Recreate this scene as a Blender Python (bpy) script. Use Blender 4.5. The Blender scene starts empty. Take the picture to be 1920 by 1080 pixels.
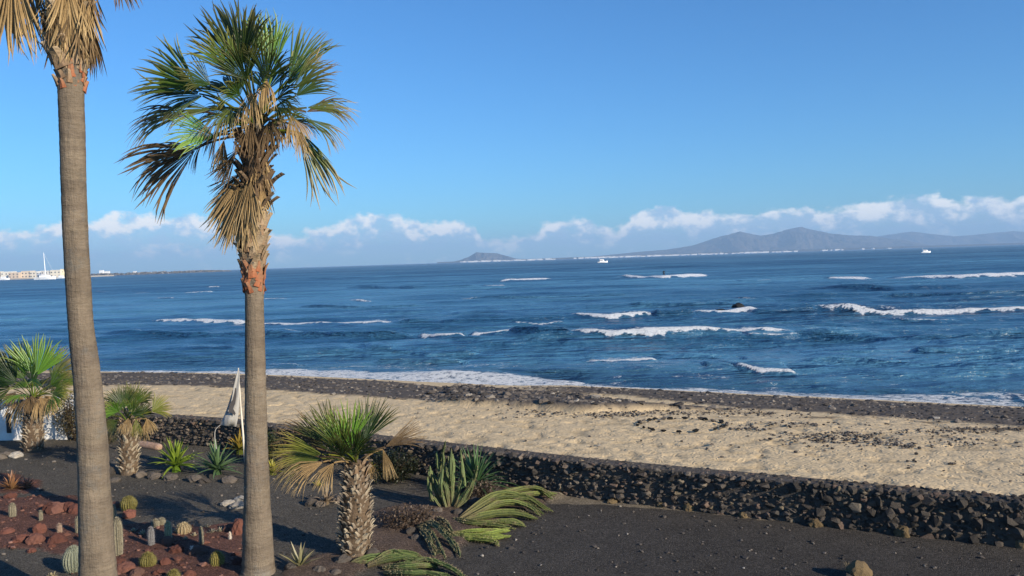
import bpy, bmesh, math, random
import numpy as np
from mathutils import Vector, Matrix

R = math.radians
sc = bpy.context.scene
col = sc.collection

# ------------------------------------------------------------------ camera
F = 1600.0                                   # focal length in pixels of a 1920 wide frame
CAMZ = 4.5
PITCH = math.atan(52 / F)
ROLL = math.atan(.0323)
_f = Vector((0, math.cos(PITCH), -math.sin(PITCH)))
_u0 = Vector((0, math.sin(PITCH), math.cos(PITCH)))
_r0 = Vector((1, 0, 0))
_r = _r0 * math.cos(ROLL) - _u0 * math.sin(ROLL)
_u = _u0 * math.cos(ROLL) + _r0 * math.sin(ROLL)
cam_d = bpy.data.cameras.new('camera')
cam = bpy.data.objects.new('camera', cam_d)
col.objects.link(cam)
M = Matrix((_r, _u, -_f)).transposed().to_4x4()
M.translation = (0, 0, CAMZ)
cam.matrix_world = M
cam_d.sensor_width = 36
cam_d.lens = 36 * F / 1920
cam_d.clip_start = .1
cam_d.clip_end = 60000
sc.camera = cam

# ------------------------------------------------------------------ light
SUN_EL = 21.0
SDIR = Vector((.77 * math.cos(R(SUN_EL)), -.64 * math.cos(R(SUN_EL)), math.sin(R(SUN_EL)))).normalized()
sun_d = bpy.data.lights.new('sun', 'SUN')
sun_d.energy = 5.0
sun_d.angle = R(.5)
sun_d.color = (1, .88, .70)
sun = bpy.data.objects.new('sun', sun_d)
sun.rotation_euler = SDIR.to_track_quat('Z', 'Y').to_euler()
sun.location = (20, -20, 30)
col.objects.link(sun)

SKY = .10
sc.view_settings.view_transform = 'Standard'
sc.view_settings.look = 'None'
sc.view_settings.gamma = 1
sc.view_settings.exposure = .58
sc.cycles.use_denoising = True
sc.cycles.max_bounces = 6
sc.cycles.transparent_max_bounces = 6
sc.cycles.volume_bounces = 0


class NT:
    """small wrapper: n('TexNoise', Scale=3, Vector=socket) -> node"""
    def __init__(s, tree):
        s.t = tree

    def __call__(s, kind, _set=None, **kw):
        n = s.t.nodes.new('ShaderNode' + kind)
        for k, v in (_set or {}).items():
            setattr(n, k, v)
        for k, v in kw.items():
            key = int(k[1:]) if k[0] == '_' and k[1:].isdigit() else k.replace('_', ' ')
            s.put(n.inputs[key], v)
        return n

    def put(s, sock, v):
        if isinstance(v, bpy.types.NodeSocket):
            s.t.links.new(v, sock)
        elif isinstance(v, bpy.types.Node):
            s.t.links.new(v.outputs[0], sock)
        else:
            sock.default_value = v

    def m(s, op, a, b=0.0, c=0.0, clamp=False):
        n = s.t.nodes.new('ShaderNodeMath')
        n.operation = op
        n.use_clamp = clamp
        s.put(n.inputs[0], a); s.put(n.inputs[1], b); s.put(n.inputs[2], c)
        return n.outputs[0]

    def step(s, v, lo, hi):
        n = s.t.nodes.new('ShaderNodeMapRange')
        n.interpolation_type = 'SMOOTHSTEP'
        s.put(n.inputs[0], v); s.put(n.inputs[1], lo); s.put(n.inputs[2], hi)
        return n.outputs[0]

    def mix(s, f, a, b, blend='MIX'):
        n = s.t.nodes.new('ShaderNodeMix')
        n.data_type = 'RGBA'
        n.blend_type = blend
        s.put(n.inputs[0], f); s.put(n.inputs[6], a); s.put(n.inputs[7], b)
        return n.outputs[2]

    def ramp(s, v, stops):
        n = s.t.nodes.new('ShaderNodeValToRGB')
        e = n.color_ramp.elements
        while len(e) < len(stops):
            e.new(.5)
        for i, (p, c) in enumerate(stops):
            e[i].position = p
            e[i].color = tuple(c) + (1,)
        s.put(n.inputs[0], v)
        return n.outputs[0]


def hor(px):                                 # horizon row of the photograph at a column
    return 488 - .0318 * (px - 960)


w = bpy.data.worlds.new('World')
sc.world = w
w.use_nodes = True
w.node_tree.nodes.clear()
n = NT(w.node_tree)
sky = n('TexSky', dict(sky_type='NISHITA', sun_disc=False, sun_elevation=R(SUN_EL),
                       sun_rotation=math.atan2(SDIR.x, SDIR.y), altitude=0, air_density=1.0,
                       dust_density=.25, ozone_density=3.2))
tc = n('TexCoord').outputs['Generated']
sp = n('SeparateXYZ', Vector=tc)
az = n.m('ARCTAN2', sp.outputs[0], sp.outputs[1])
el = n.m('ARCSINE', sp.outputs[2])
pp = n.m('PINGPONG', n.m('ADD', az, R(35)), R(70))          # the cloud bank goes on all round the horizon
fc = n('FloatCurve', Factor=1.0, Value=n.m('DIVIDE', pp, R(70)))
tops = [(0, 440), (100, 436), (170, 424), (240, 410), (380, 408), (440, 436), (520, 440), (600, 430), (690, 400),
        (740, 398), (780, 412), (880, 412), (905, 436), (960, 445), (1000, 432), (1070, 408), (1100, 410), (1150, 425),
        (1220, 390), (1320, 393), (1400, 400), (1460, 386), (1540, 394), (1600, 394), (1640, 377), (1720, 376),
        (1800, 380), (1920, 376)]
cv = fc.mapping.curves[0]
pts = [(max(0, min(1, (math.atan((px - 960) / F) + R(35)) / R(70))), (hor(px) - py) / F / .12) for px, py in tops]
for i, (a, b) in enumerate(pts):
    if i == 0:
        cv.points[0].location = (0, b)
    elif i == len(pts) - 1:
        cv.points[1].location = (1, b)
    else:
        cv.points.new(a, b)
fc.mapping.update()
top = n.m('MULTIPLY', fc.outputs[0], .12)
cvec = n('CombineXYZ', X=n.m('MULTIPLY', az, 1.0), Y=n.m('MULTIPLY', el, 1.35), Z=0.0).outputs[0]
n1 = n('TexNoise', Vector=cvec, Scale=38.0, Detail=7.0, Roughness=.58).outputs[0]
n2 = n('TexNoise', dict(noise_dimensions='3D'), Vector=n('VectorMath', dict(operation='ADD'), _0=cvec, _1=(3.1, 7.7, 1.3)).outputs[0],
       Scale=34.0, Detail=8.0, Roughness=.58).outputs[0]
te = n.m('ADD', top, n.m('MULTIPLY', n.m('SUBTRACT', n1, .5), .040))
gap = n.m('SUBTRACT', te, el)
m1 = n.step(gap, -.001, .008)
litv = n.m('ADD', n2, n.m('MULTIPLY', n.step(gap, .032, .0), .19))
lit = n.step(litv, .51, .70)
fade = n.step(el, .0, .030)
body = n.m('ADD', n.m('MULTIPLY', n.step(n1, .30, .65), .30), .36)
alpha = n.m('MULTIPLY', m1, n.m('ADD', n.m('MULTIPLY', lit, n.m('SUBTRACT', .97, body)), body))
alpha = n.m('MULTIPLY', alpha, n.m('ADD', n.m('MULTIPLY', fade, .6), .4))
ccol = n.mix(lit, (.36 / SKY, .46 / SKY, .64 / SKY, 1), (.80 / SKY, .79 / SKY, .77 / SKY, 1))
skyc = n.mix(1.0, sky.outputs[0], (.365, .74, 1.08, 1), 'MULTIPLY')
fin = n.mix(alpha, skyc, ccol)
bg = n('Background', Color=fin, Strength=SKY)
n('OutputWorld', Surface=bg)

# ------------------------------------------------------------------ helpers
def ray(px, py):
    return _f + _r * ((px - 960) / F) - _u * ((py - 540) / F)


def PD(px, py, Y):                            # world point seen at a pixel at distance Y
    d = ray(px, py)
    return Vector((0, 0, CAMZ)) + d * (Y / d.y)


def PZ(px, py, z):
    d = ray(px, py)
    return Vector((0, 0, CAMZ)) + d * ((z - CAMZ) / d.z)


def _h(ix, iy, s):
    with np.errstate(over='ignore'):
        v = (ix.astype(np.int64) * 374761393 + iy.astype(np.int64) * 668265263 + s * 1442695041) & 0x7fffffff
        v = ((v ^ (v >> 13)) * 1274126177) & 0x7fffffff
        v = (v ^ (v >> 16)) & 0xffff
    return v / 65535.0


def vn(x, y, s=0):
    x = np.asarray(x, float); y = np.asarray(y, float)
    ix = np.floor(x); iy = np.floor(y)
    fx = x - ix; fy = y - iy
    fx = fx * fx * (3 - 2 * fx); fy = fy * fy * (3 - 2 * fy)
    a = _h(ix, iy, s); b = _h(ix + 1, iy, s); c = _h(ix, iy + 1, s); d = _h(ix + 1, iy + 1, s)
    return (a * (1 - fx) + b * fx) * (1 - fy) + (c * (1 - fx) + d * fx) * fy


def fbm(x, y, s=0, o=4):
    t = 0; a = .5; k = 1.0
    for i in range(o):
        t = t + a * vn(np.asarray(x) * k, np.asarray(y) * k, s + i * 17)
        a *= .5; k *= 2.03
    return t / (1 - .5 ** o)


def sstep(a, b, v):
    t = np.clip((v - a) / (b - a), 0, 1)
    return t * t * (3 - 2 * t)


def mk(name, v, f, mats, parent=None, smooth=False, cols=None, mi=None):
    me = bpy.data.meshes.new(name)
    me.from_pydata([tuple(p) for p in v], [], [tuple(q) for q in f])
    if not isinstance(mats, (list, tuple)):
        mats = [mats]
    for m_ in mats:
        me.materials.append(m_)
    if mi is not None:
        me.polygons.foreach_set('material_index', np.asarray(mi, np.int32))
    if smooth:
        me.polygons.foreach_set('use_smooth', np.ones(len(me.polygons), bool))
    if cols is not None:
        setcol(me, cols)
    me.update()
    o = bpy.data.objects.new(name, me)
    col.objects.link(o)
    o.parent = parent
    return o


def setcol(me, cols, name='Col'):
    c = np.ones((len(me.vertices), 4), np.float32)
    c[:, :3] = np.asarray(cols, np.float32)
    a = me.color_attributes.new(name, 'FLOAT_COLOR', 'POINT')
    a.data.foreach_set('color', c.ravel())


def grid_mesh(name, X, Y, Z, m_, cols=None, smooth=True):
    nr, nc = X.shape
    me = bpy.data.meshes.new(name)
    co = np.stack([X, Y, Z], -1).reshape(-1, 3).astype(np.float32)
    i = np.arange(nr * nc).reshape(nr, nc)
    q = np.stack([i[:-1, :-1], i[:-1, 1:], i[1:, 1:], i[1:, :-1]], -1).reshape(-1, 4).astype(np.int32)
    me.vertices.add(len(co)); me.vertices.foreach_set('co', co.ravel())
    me.loops.add(q.size); me.loops.foreach_set('vertex_index', q.ravel())
    me.polygons.add(len(q))
    me.polygons.foreach_set('loop_start', np.arange(0, q.size, 4, dtype=np.int32))
    me.polygons.foreach_set('use_smooth', np.full(len(q), smooth))
    me.update(calc_edges=True)
    me.materials.append(m_)
    if cols is not None:
        setcol(me, cols.reshape(-1, 3))
    o = bpy.data.objects.new(name, me)
    col.objects.link(o)
    return o


def tag(o, label=None, cat=None, group=None, kind=None):
    if label: o['label'] = label
    if cat: o['category'] = cat
    if group: o['group'] = group
    if kind: o['kind'] = kind
    return o


def empty(name, loc, label, cat, group=None):
    o = bpy.data.objects.new(name, None)
    o.location = loc
    o.empty_display_size = .2
    col.objects.link(o)
    return tag(o, label, cat, group)


class MB:
    """collects geometry (world coordinates) into one mesh"""
    def __init__(s):
        s.v = []; s.f = []; s.c = []; s.mi = []

    def add(s, v, f, c=(1, 1, 1), m_=0):
        b = len(s.v)
        s.v.extend([tuple(p) for p in v])
        s.f.extend([tuple(i + b for i in q) for q in f])
        if len(c) == 3 and not hasattr(c[0], '__len__'):
            c = [c] * len(v)
        s.c.extend([tuple(x) for x in c]); s.mi.extend([m_] * len(f))
        return s

    def box(s, lo, hi, c=(1, 1, 1), m_=0):
        x0, y0, z0 = lo; x1, y1, z1 = hi
        v = [(x0, y0, z0), (x1, y0, z0), (x1, y1, z0), (x0, y1, z0), (x0, y0, z1), (x1, y0, z1), (x1, y1, z1), (x0, y1, z1)]
        return s.add(v, [(3, 2, 1, 0), (4, 5, 6, 7), (0, 1, 5, 4), (1, 2, 6, 5), (2, 3, 7, 6), (3, 0, 4, 7)], c, m_)

    def tube(s, path, rad, seg=8, c=(1, 1, 1), ribs=0, rib_d=.2, m_=0, c2=None):
        v, f, cc = tube_geo(path, rad, seg, c, ribs, rib_d, c2)
        return s.add(v, f, cc, m_)

    def build(s, name, mats, parent=None, origin=None, smooth=False):
        o = Vector(origin) if origin is not None else Vector((0, 0, 0))
        v = [(p[0] - o.x, p[1] - o.y, p[2] - o.z) for p in s.v]
        return mk(name, v, s.f, mats, parent, smooth, s.c, s.mi)


def tube_geo(path, rad, seg=8, c=(1, 1, 1), ribs=0, rib_d=.2, c2=None):
    P = [Vector(p) for p in path]
    k = len(P)
    rad = list(rad) if hasattr(rad, '__len__') else [rad] * k
    if ribs:
        seg = ribs * 4
    v = []; f = []; cc = []
    ref = None
    for i, p in enumerate(P):
        t = (P[min(i + 1, k - 1)] - P[max(i - 1, 0)]).normalized()
        if ref is None:
            ref = Vector((0, 0, 1)) if abs(t.z) < .8 else Vector((1, 0, 0))
        a = (ref - t * ref.dot(t)).normalized()
        b = t.cross(a)
        ref = a
        ci = c[i] if hasattr(c[0], '__len__') else c
        for j in range(seg):
            th = 2 * math.pi * j / seg
            q = 1.0
            cj = ci
            if ribs:
                e = .5 + .5 * math.cos(th * ribs)
                q = 1 - rib_d * (1 - e) ** .8
                if c2 is not None:
                    ck_ = c2[i] if hasattr(c2[0], '__len__') else c2
                    cj = tuple(x * (1 - e) + y * e for x, y in zip(ci, ck_))
            v.append(p + (a * math.cos(th) + b * math.sin(th)) * rad[i] * q)
            cc.append(cj)
    for i in range(k - 1):
        for j in range(seg):
            j2 = (j + 1) % seg
            f.append((i * seg + j, i * seg + j2, (i + 1) * seg + j2, (i + 1) * seg + j))
    f.append(tuple(range(seg - 1, -1, -1)))
    f.append(tuple((k - 1) * seg + j for j in range(seg)))
    return v, f, cc


def bez(a, b, c, k):
    a, b, c = Vector(a), Vector(b), Vector(c)
    return [a * (1 - t) ** 2 + b * 2 * t * (1 - t) + c * t * t for t in [i / (k - 1) for i in range(k)]]


def spline(pts, k):
    """Catmull-Rom through points"""
    P = [Vector(p) for p in pts]
    P = [P[0] * 2 - P[1]] + P + [P[-1] * 2 - P[-2]]
    out = []
    nseg = len(P) - 3
    for i in range(k):
        t = i / (k - 1) * nseg
        j = min(int(t), nseg - 1)
        t -= j
        a, b, c, d = P[j:j + 4]
        out.append(.5 * ((2 * b) + (c - a) * t + (2 * a - 5 * b + 4 * c - d) * t * t + (3 * b - a - 3 * c + d) * t ** 3))
    return out


# ------------------------------------------------------------------ materials
def newmat(name):
    m_ = bpy.data.materials.new(name)
    m_.use_nodes = True
    m_.node_tree.nodes.clear()
    return m_, NT(m_.node_tree)


def finish(n, bsdf):
    n('OutputMaterial', Surface=bsdf)


def attr_mat(name, rough=.85, nscale=6.0, namt=.5, bump=.3, bscale=25.0, trans=0.0, spec=.3, dist=.02):
    """colour from the mesh attribute Col, broken up by noise"""
    m_, n = newmat(name)
    c = n('VertexColor', dict(layer_name='Col')).outputs[0]
    tc = n('TexCoord').outputs['Object']
    a = n('TexNoise', Vector=tc, Scale=nscale, Detail=5.0, Roughness=.65).outputs[0]
    k = n.m('ADD', n.m('MULTIPLY', n.m('SUBTRACT', a, .5), 2 * namt), 1.0)
    cc = n.mix(1.0, c, n('CombineXYZ', X=k, Y=k, Z=k).outputs[0], 'MULTIPLY')
    b = n('TexNoise', Vector=tc, Scale=bscale, Detail=4.0).outputs[0]
    bp = n('Bump', Strength=bump, Distance=dist, Height=b).outputs[0]
    p = n('BsdfPrincipled', Base_Color=cc, Roughness=rough, Normal=bp)
    p.inputs['Specular IOR Level'].default_value = spec
    out = p
    if trans:
        t = n('BsdfTranslucent', Color=cc)
        out = n('MixShader', _0=trans, _1=p.outputs[0], _2=t.outputs[0])
    finish(n, out)
    return m_


def stone_mat(name, stops, attr=False, bscale=18.0):
    m_, n = newmat(name)
    if attr:
        v = n('VertexColor', dict(layer_name='Col')).outputs[0]
        v = n('SeparateColor', Color=v).outputs[0]
    else:
        v = n('ObjectInfo').outputs['Random']
    c = n.ramp(v, stops)
    tc = n('TexCoord').outputs['Object']
    if not attr:
        off = n('VectorMath', dict(operation='ADD'), _0=tc, _1=n('ObjectInfo').outputs['Location']).outputs[0]
    else:
        off = tc
    a = n('TexNoise', Vector=off, Scale=bscale, Detail=6.0, Roughness=.7).outputs[0]
    k = n.m('ADD', n.m('MULTIPLY', a, 1.3), .35)
    cc = n.mix(1.0, c, n('CombineXYZ', X=k, Y=k, Z=k).outputs[0], 'MULTIPLY')
    bp = n('Bump', Strength=.9, Distance=.03, Height=a).outputs[0]
    p = n('BsdfPrincipled', Base_Color=cc, Roughness=.92, Normal=bp)
    p.inputs['Specular IOR Level'].default_value = .15
    finish(n, p)
    return m_


WALLC = [(0, (.038, .034, .031)), (.25, (.078, .067, .058)), (.5, (.105, .088, .074)), (.72, (.062, .056, .050)),
         (.85, (.14, .098, .078)), (.95, (.17, .145, .115)), (1, (.19, .145, .09))]
MAT = dict(
    leaf=attr_mat('palm_leaf', .45, 9, .35, .15, 60, trans=.28, spec=.45),
    husk=attr_mat('dry_husk', .9, 12, .45, .5, 40, trans=.1),
    cactus=attr_mat('cactus_skin', .7, 34, .55, .6, 70, spec=.25),
    plain=attr_mat('painted', .55, 3, .12, .1, 30),
    far=attr_mat('far_plaster', .9, .05, .15, 0, 1),
    cloth=attr_mat('banner_cloth', .85, 6, .12, .2, 30, trans=.3),
    wall_stone=stone_mat('wall_stone', WALLC),
    wall_fill=stone_mat('wall_stone_fill', WALLC, attr=True),
    red_rock=stone_mat('red_lava', [(0, (.08, .034, .026)), (.4, (.16, .066, .048)), (.75, (.22, .092, .066)), (1, (.14, .085, .066))]),
    grey_rock=stone_mat('grey_rock', [(0, (.06, .052, .046)), (.5, (.13, .11, .093)), (1, (.21, .17, .135))]),
    pale_rock=stone_mat('pale_rock', [(0, (.34, .30, .25)), (1, (.48, .43, .36))]),
    ochre_rock=stone_mat('ochre_rock', [(0, (.14, .10, .055)), (.5, (.21, .15, .08)), (1, (.17, .13, .085))]),
    sea_rock=stone_mat('sea_rock', [(0, (.012, .013, .014)), (1, (.022, .022, .022))]),
    pebble=stone_mat('shore_pebbles', [(0, (.030, .028, .028)), (.4, (.085, .073, .064)), (.7, (.13, .11, .094)), (.92, (.19, .165, .14)), (1, (.33, .30, .26))], attr=True),
)

m_, n = newmat('palm_bark')
c = n('VertexColor', dict(layer_name='Col')).outputs[0]
tc = n('TexCoord').outputs['Object']
v1 = n('TexNoise', Vector=n('Mapping', Vector=tc, Scale=(1, 1, .10)).outputs[0], Scale=26.0, Detail=6.0, Roughness=.7).outputs[0]
v2 = n('TexNoise', Vector=n('Mapping', Vector=tc, Scale=(.35, .35, 1.0)).outputs[0], Scale=30.0, Detail=5.0, Roughness=.65).outputs[0]
v3 = n('TexNoise', Vector=tc, Scale=3.0, Detail=6.0, Roughness=.7).outputs[0]
k = n.m('ADD', n.m('MULTIPLY', v1, .4), n.m('ADD', n.m('MULTIPLY', v2, .45), n.m('MULTIPLY', v3, 1.25)))
k = n.m('MAXIMUM', n.m('SUBTRACT', k, .07), .05)
cc = n.mix(1.0, c, n('CombineXYZ', X=k, Y=k, Z=n.m('MULTIPLY', k, .97)).outputs[0], 'MULTIPLY')
cc = n.mix(n.step(n('TexNoise', Vector=tc, Scale=1.7, Detail=7.0, Roughness=.75).outputs[0], .5, .68), cc, n.mix(1.0, cc, (.85, .98, 1.15, 1), 'MULTIPLY'))
bp = n('Bump', Strength=.9, Distance=.03, Height=n.m('ADD', v1, v2)).outputs[0]
p = n('BsdfPrincipled', Base_Color=cc, Roughness=.95, Normal=bp)
p.inputs['Specular IOR Level'].default_value = .1
finish(n, p)
MAT['bark'] = m_

# ------------------------------------------------------------------ terrain shape
SEA = -1.5
wl_pts = [(1920, 772), (1700, 761), (1400, 746), (1200, 736), (1060, 729), (960, 730), (800, 724), (600, 714), (450, 708), (200, 705)]
_wl = sorted([(PZ(a, b, SEA).x, PZ(a, b, SEA).y) for a, b in wl_pts])
WLX = np.array([-400, -60] + [p[0] for p in _wl] + [40, 120, 400])
WLY = np.array([90, 61] + [p[1] for p in _wl] + [21, -2, -60])
ww_pts = [(1920, 1030), (1577, 991), (1100, 936), (400, 838), (250, 826)]
_ww = sorted([(PZ(a, b, 0).x, PZ(a, b, 0).y) for a, b in ww_pts])
WWX = np.array([-400, -60] + [p[0] for p in _ww] + [20, 120, 400])
WWY = np.array([60, 40] + [p[1] for p in _ww] + [5.6, -40, -120])


def y_wall(x): return np.interp(x, WWX, WWY)
def y_water(x): return np.interp(x, WLX, WLY)


def beach_t(x, y):
    a = y_wall(x) + .3; b = y_water(x)
    return (y - a) / (b - a)


def beach_z(x, y):
    t = beach_t(x, y)
    return np.interp(t, [-.1, 0, .3, .6, .8, 1, 1.3, 2, 4], [.55, .55, .36, -.12, -.66, -1.5, -2.2, -3.2, -5])


def ground_z(x, y):
    return np.where(y < y_wall(x) + .25, .06 * (fbm(x * .5, y * .5, 5, 3) - .5), beach_z(x, y))


def hit(px, py):
    """where the sight line of a pixel meets the ground, garden, wall-less beach or sea"""
    d = ray(px, py)
    o = Vector((0, 0, CAMZ))
    t = 6.0
    while t < 80:
        p = o + d * t
        if p.z <= max(float(ground_z(p.x, p.y)), SEA):
            return p
        t += .03
    return p


def on_ground(px, py, dz=0):
    p = PZ(px, py, 0)
    p.z = float(ground_z(p.x, p.y)) + dz
    return p


def in_poly(x, y, poly):
    r = np.zeros(np.shape(x), bool)
    k = len(poly)
    for i in range(k):
        x0, y0 = poly[i]; x1, y1 = poly[(i + 1) % k]
        c = ((y0 > y) != (y1 > y)) & (x < (x1 - x0) * (y - y0) / (y1 - y0 + 1e-12) + x0)
        r ^= c
    return r


# ------------------------------------------------------------------ garden ground
def ground_mat(name, bscale, bump, nscale):
    m_, n = newmat(name)
    c = n('VertexColor', dict(layer_name='Col')).outputs[0]
    pos = n('NewGeometry').outputs['Position']
    a = n('TexNoise', Vector=pos, Scale=nscale, Detail=8.0, Roughness=.75).outputs[0]
    g = n('TexVoronoi', Vector=pos, Scale=bscale).outputs['Distance']
    v = n('TexVoronoi', Vector=pos, Scale=bscale).outputs['Color']
    vr = n('SeparateColor', Color=v).outputs[0]
    k = n.m('ADD', n.m('MULTIPLY', a, .9), n.m('MULTIPLY', n.m('POWER', vr, 2.0), 1.1))
    k = n.m('ADD', k, .12)
    cc = n.mix(1.0, c, n('CombineXYZ', X=k, Y=k, Z=k).outputs[0], 'MULTIPLY')
    hgt = n.m('ADD', n.m('MULTIPLY', g, -1.0), n.m('MULTIPLY', a, .6))
    bp = n('Bump', Strength=bump, Distance=.03, Height=hgt).outputs[0]
    p = n('BsdfPrincipled', Base_Color=cc, Roughness=.95, Normal=bp)
    p.inputs['Specular IOR Level'].default_value = .1
    finish(n, p)
    return m_


MAT['gravel'] = ground_mat('garden_gravel', 62.0, .6, 2.2)
px_poly = lambda L: [(PZ(a, b, 0).x, PZ(a, b, 0).y) for a, b in L]
RED = px_poly([(-80, 938), (40, 932), (150, 930), (215, 985), (330, 988), (400, 985), (470, 975), (475, 1110), (130, 1110), (142, 1040), (60, 1030), (-80, 1038)])
RED2 = px_poly([(-80, 895), (20, 888), (70, 905), (60, 925), (-80, 930)])
SOIL = px_poly([(690, 965), (800, 930), (900, 925), (1010, 908), (1045, 932), (870, 1000), (845, 1045), (700, 1062), (640, 1100), (520, 1100), (560, 1055), (640, 1035)])
SAND2 = px_poly([(1000, 925), (1130, 930), (1300, 948), (1450, 966), (1440, 975), (1280, 958), (1130, 945), (1030, 945)])

xs = np.concatenate([np.linspace(-400, -20, 20), np.arange(-19, 14, .09), np.linspace(14.5, 400, 20)])
ts = np.concatenate([np.linspace(-1, -.02, 18), np.linspace(0, 1, 190)])
GX = np.repeat(xs[None, :], len(ts), 0)
yb = y_wall(xs) + .28
y0 = 8.0
GY = np.zeros_like(GX)
for i, t in enumerate(ts):
    GY[i] = (y0 + (yb - y0) * t) if t >= 0 else y0 + t * 150
GY = np.where((GX > 13.9) | (GX < -19.5), np.where(ts[:, None] >= 0, yb[None, :] - (1 - ts[:, None]) * 40, yb[None, :] - 40 + ts[:, None] * 150), GY)
GZ = .06 * (fbm(GX * .5, GY * .5, 5, 3) - .5)
wx = GX + .5 * (fbm(GX * 1.5, GY * 1.5, 31) - .5); wy = GY + .5 * (fbm(GX * 1.5, GY * 1.5, 37) - .5)
red = in_poly(wx, wy, RED) | in_poly(wx, wy, RED2)
soil = in_poly(wx, wy, SOIL)
snd = in_poly(wx, wy, SAND2)
gc = np.zeros(GX.shape + (3,))
shade = (.75 + .5 * fbm(GX * .35, GY * .35, 51))[..., None]
left = sstep(2, -6, GX)[..., None]
gc[:] = (np.array([.064, .057, .050]) * (1 - left) + np.array([.102, .090, .073]) * left) * shade
gc[red] = (np.array([.135, .068, .050]) * shade)[red]
gc[soil] = (np.array([.115, .082, .062]) * shade)[soil]
gc[snd] = (np.array([.20, .165, .12]) * shade)[snd]
GZ = GZ + red * .05 * fbm(GX * 3, GY * 3, 61) + soil * .08 * fbm(GX * 2, GY * 2, 67)
garden = grid_mesh('garden_ground', GX, GY, GZ, MAT['gravel'], gc)
tag(garden, kind='structure')

# ------------------------------------------------------------------ beach
m_, n = newmat('beach_sand')
c = n('VertexColor', dict(layer_name='Col')).outputs[0]
pos = n('NewGeometry').outputs['Position']
a = n('TexNoise', Vector=pos, Scale=1.3, Detail=8.0, Roughness=.7).outputs[0]
b = n('TexNoise', Vector=pos, Scale=7.0, Detail=6.0, Roughness=.7).outputs[0]
k = n.m('ADD', n.m('MULTIPLY', a, .35), n.m('ADD', n.m('MULTIPLY', b, .55), .55))
cc = n.mix(1.0, c, n('CombineXYZ', X=k, Y=k, Z=k).outputs[0], 'MULTIPLY')
vo = n('TexVoronoi', dict(feature='SMOOTH_F1'), Vector=n('VectorMath', dict(operation='ADD'), _0=pos, _1=n('TexNoise', Vector=pos, Scale=3.0).outputs[1]).outputs[0], Scale=6.5, Smoothness=.35).outputs['Distance']
hb = n.m('ADD', n.m('MULTIPLY', vo, 1.2), n.m('MULTIPLY', b, .8))
bp = n('Bump', Strength=.85, Distance=.016, Height=hb).outputs[0]
p = n('BsdfPrincipled', Base_Color=cc, Roughness=.95, Normal=bp)
p.inputs['Specular IOR Level'].default_value = .1
finish(n, p)
MAT['sand'] = m_

xs = np.concatenate([np.linspace(-400, -34, 40), np.arange(-33.5, 22, .085), np.linspace(22.5, 400, 40)])
ts = np.concatenate([np.linspace(.0, 1.05, 300), np.linspace(1.08, 4, 40)])
BX = np.repeat(xs[None, :], len(ts), 0)
a0 = y_wall(xs) + .3; b0 = y_water(xs)
BY = a0[None, :] + (b0 - a0)[None, :] * ts[:, None]
BZ = beach_z(BX, BY)


def world_line(L):
    P = sorted([(hit(a, b).x, hit(a, b).y) for a, b in L])
    return np.array([p[0] for p in P]), np.array([p[1] for p in P])


LB_hi = world_line([(190, 704), (450, 708), (600, 715), (800, 726), (900, 736), (960, 742), (1080, 752), (1210, 769)])
LB_lo = world_line([(190, 722), (400, 726), (560, 735), (700, 745), (800, 752), (900, 762), (1000, 768), (1100, 775), (1210, 771)])
RB_hi = world_line([(950, 729), (1100, 731), (1300, 740), (1500, 751), (1700, 761), (1920, 772)])
RB_lo = world_line([(950, 733), (1150, 741), (1300, 757), (1400, 768), (1600, 780), (1800, 793), (1920, 803)])


def belt(x, y):
    wob = .8 * (fbm(x * .8, y * .8, 71) - .5)
    yy = y + wob
    l = np.minimum(sstep(-.25, .25, yy - np.interp(x, *LB_lo)), sstep(-.3, .3, np.interp(x, *LB_hi) + .4 + 1.2 * sstep(-2, -6, x) - yy)) * sstep(7.3, 5.0, x + 2 * wob)
    r = np.minimum(sstep(-.25, .25, yy - np.interp(x, *RB_lo)), sstep(-.3, .3, np.interp(x, *RB_hi) + 1.8 - yy)) * sstep(-1.0, 2.5, x)
    l2 = sstep(-20, -30, x) * sstep(.7, .75, beach_t(x, y))
    return np.maximum(np.maximum(l, r), l2)


BEL = belt(BX, BY)
tt = beach_t(BX, BY)
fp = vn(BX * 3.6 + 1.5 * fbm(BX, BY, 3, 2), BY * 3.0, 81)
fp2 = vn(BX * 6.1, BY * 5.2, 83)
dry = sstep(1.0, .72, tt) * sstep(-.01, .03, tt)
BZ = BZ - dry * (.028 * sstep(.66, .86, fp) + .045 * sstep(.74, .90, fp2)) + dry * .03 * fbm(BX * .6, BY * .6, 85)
hump = sstep(-2.8, -1.6, BX) * sstep(6.5, 3.0, BX) * BEL
BZ = BZ + .18 * hump * (BY < np.interp(BX, *LB_hi) + .4) + BEL * .06 * fbm(BX * 2.5, BY * 2.5, 87)
sc_ = np.zeros(BX.shape + (3,))
sc_[:] = np.array([.56, .43, .262])
pink = sstep(4, 16, BX)[..., None] * .5
sc_ = sc_ * (1 - pink) + np.array([.53, .408, .262]) * pink
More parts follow.
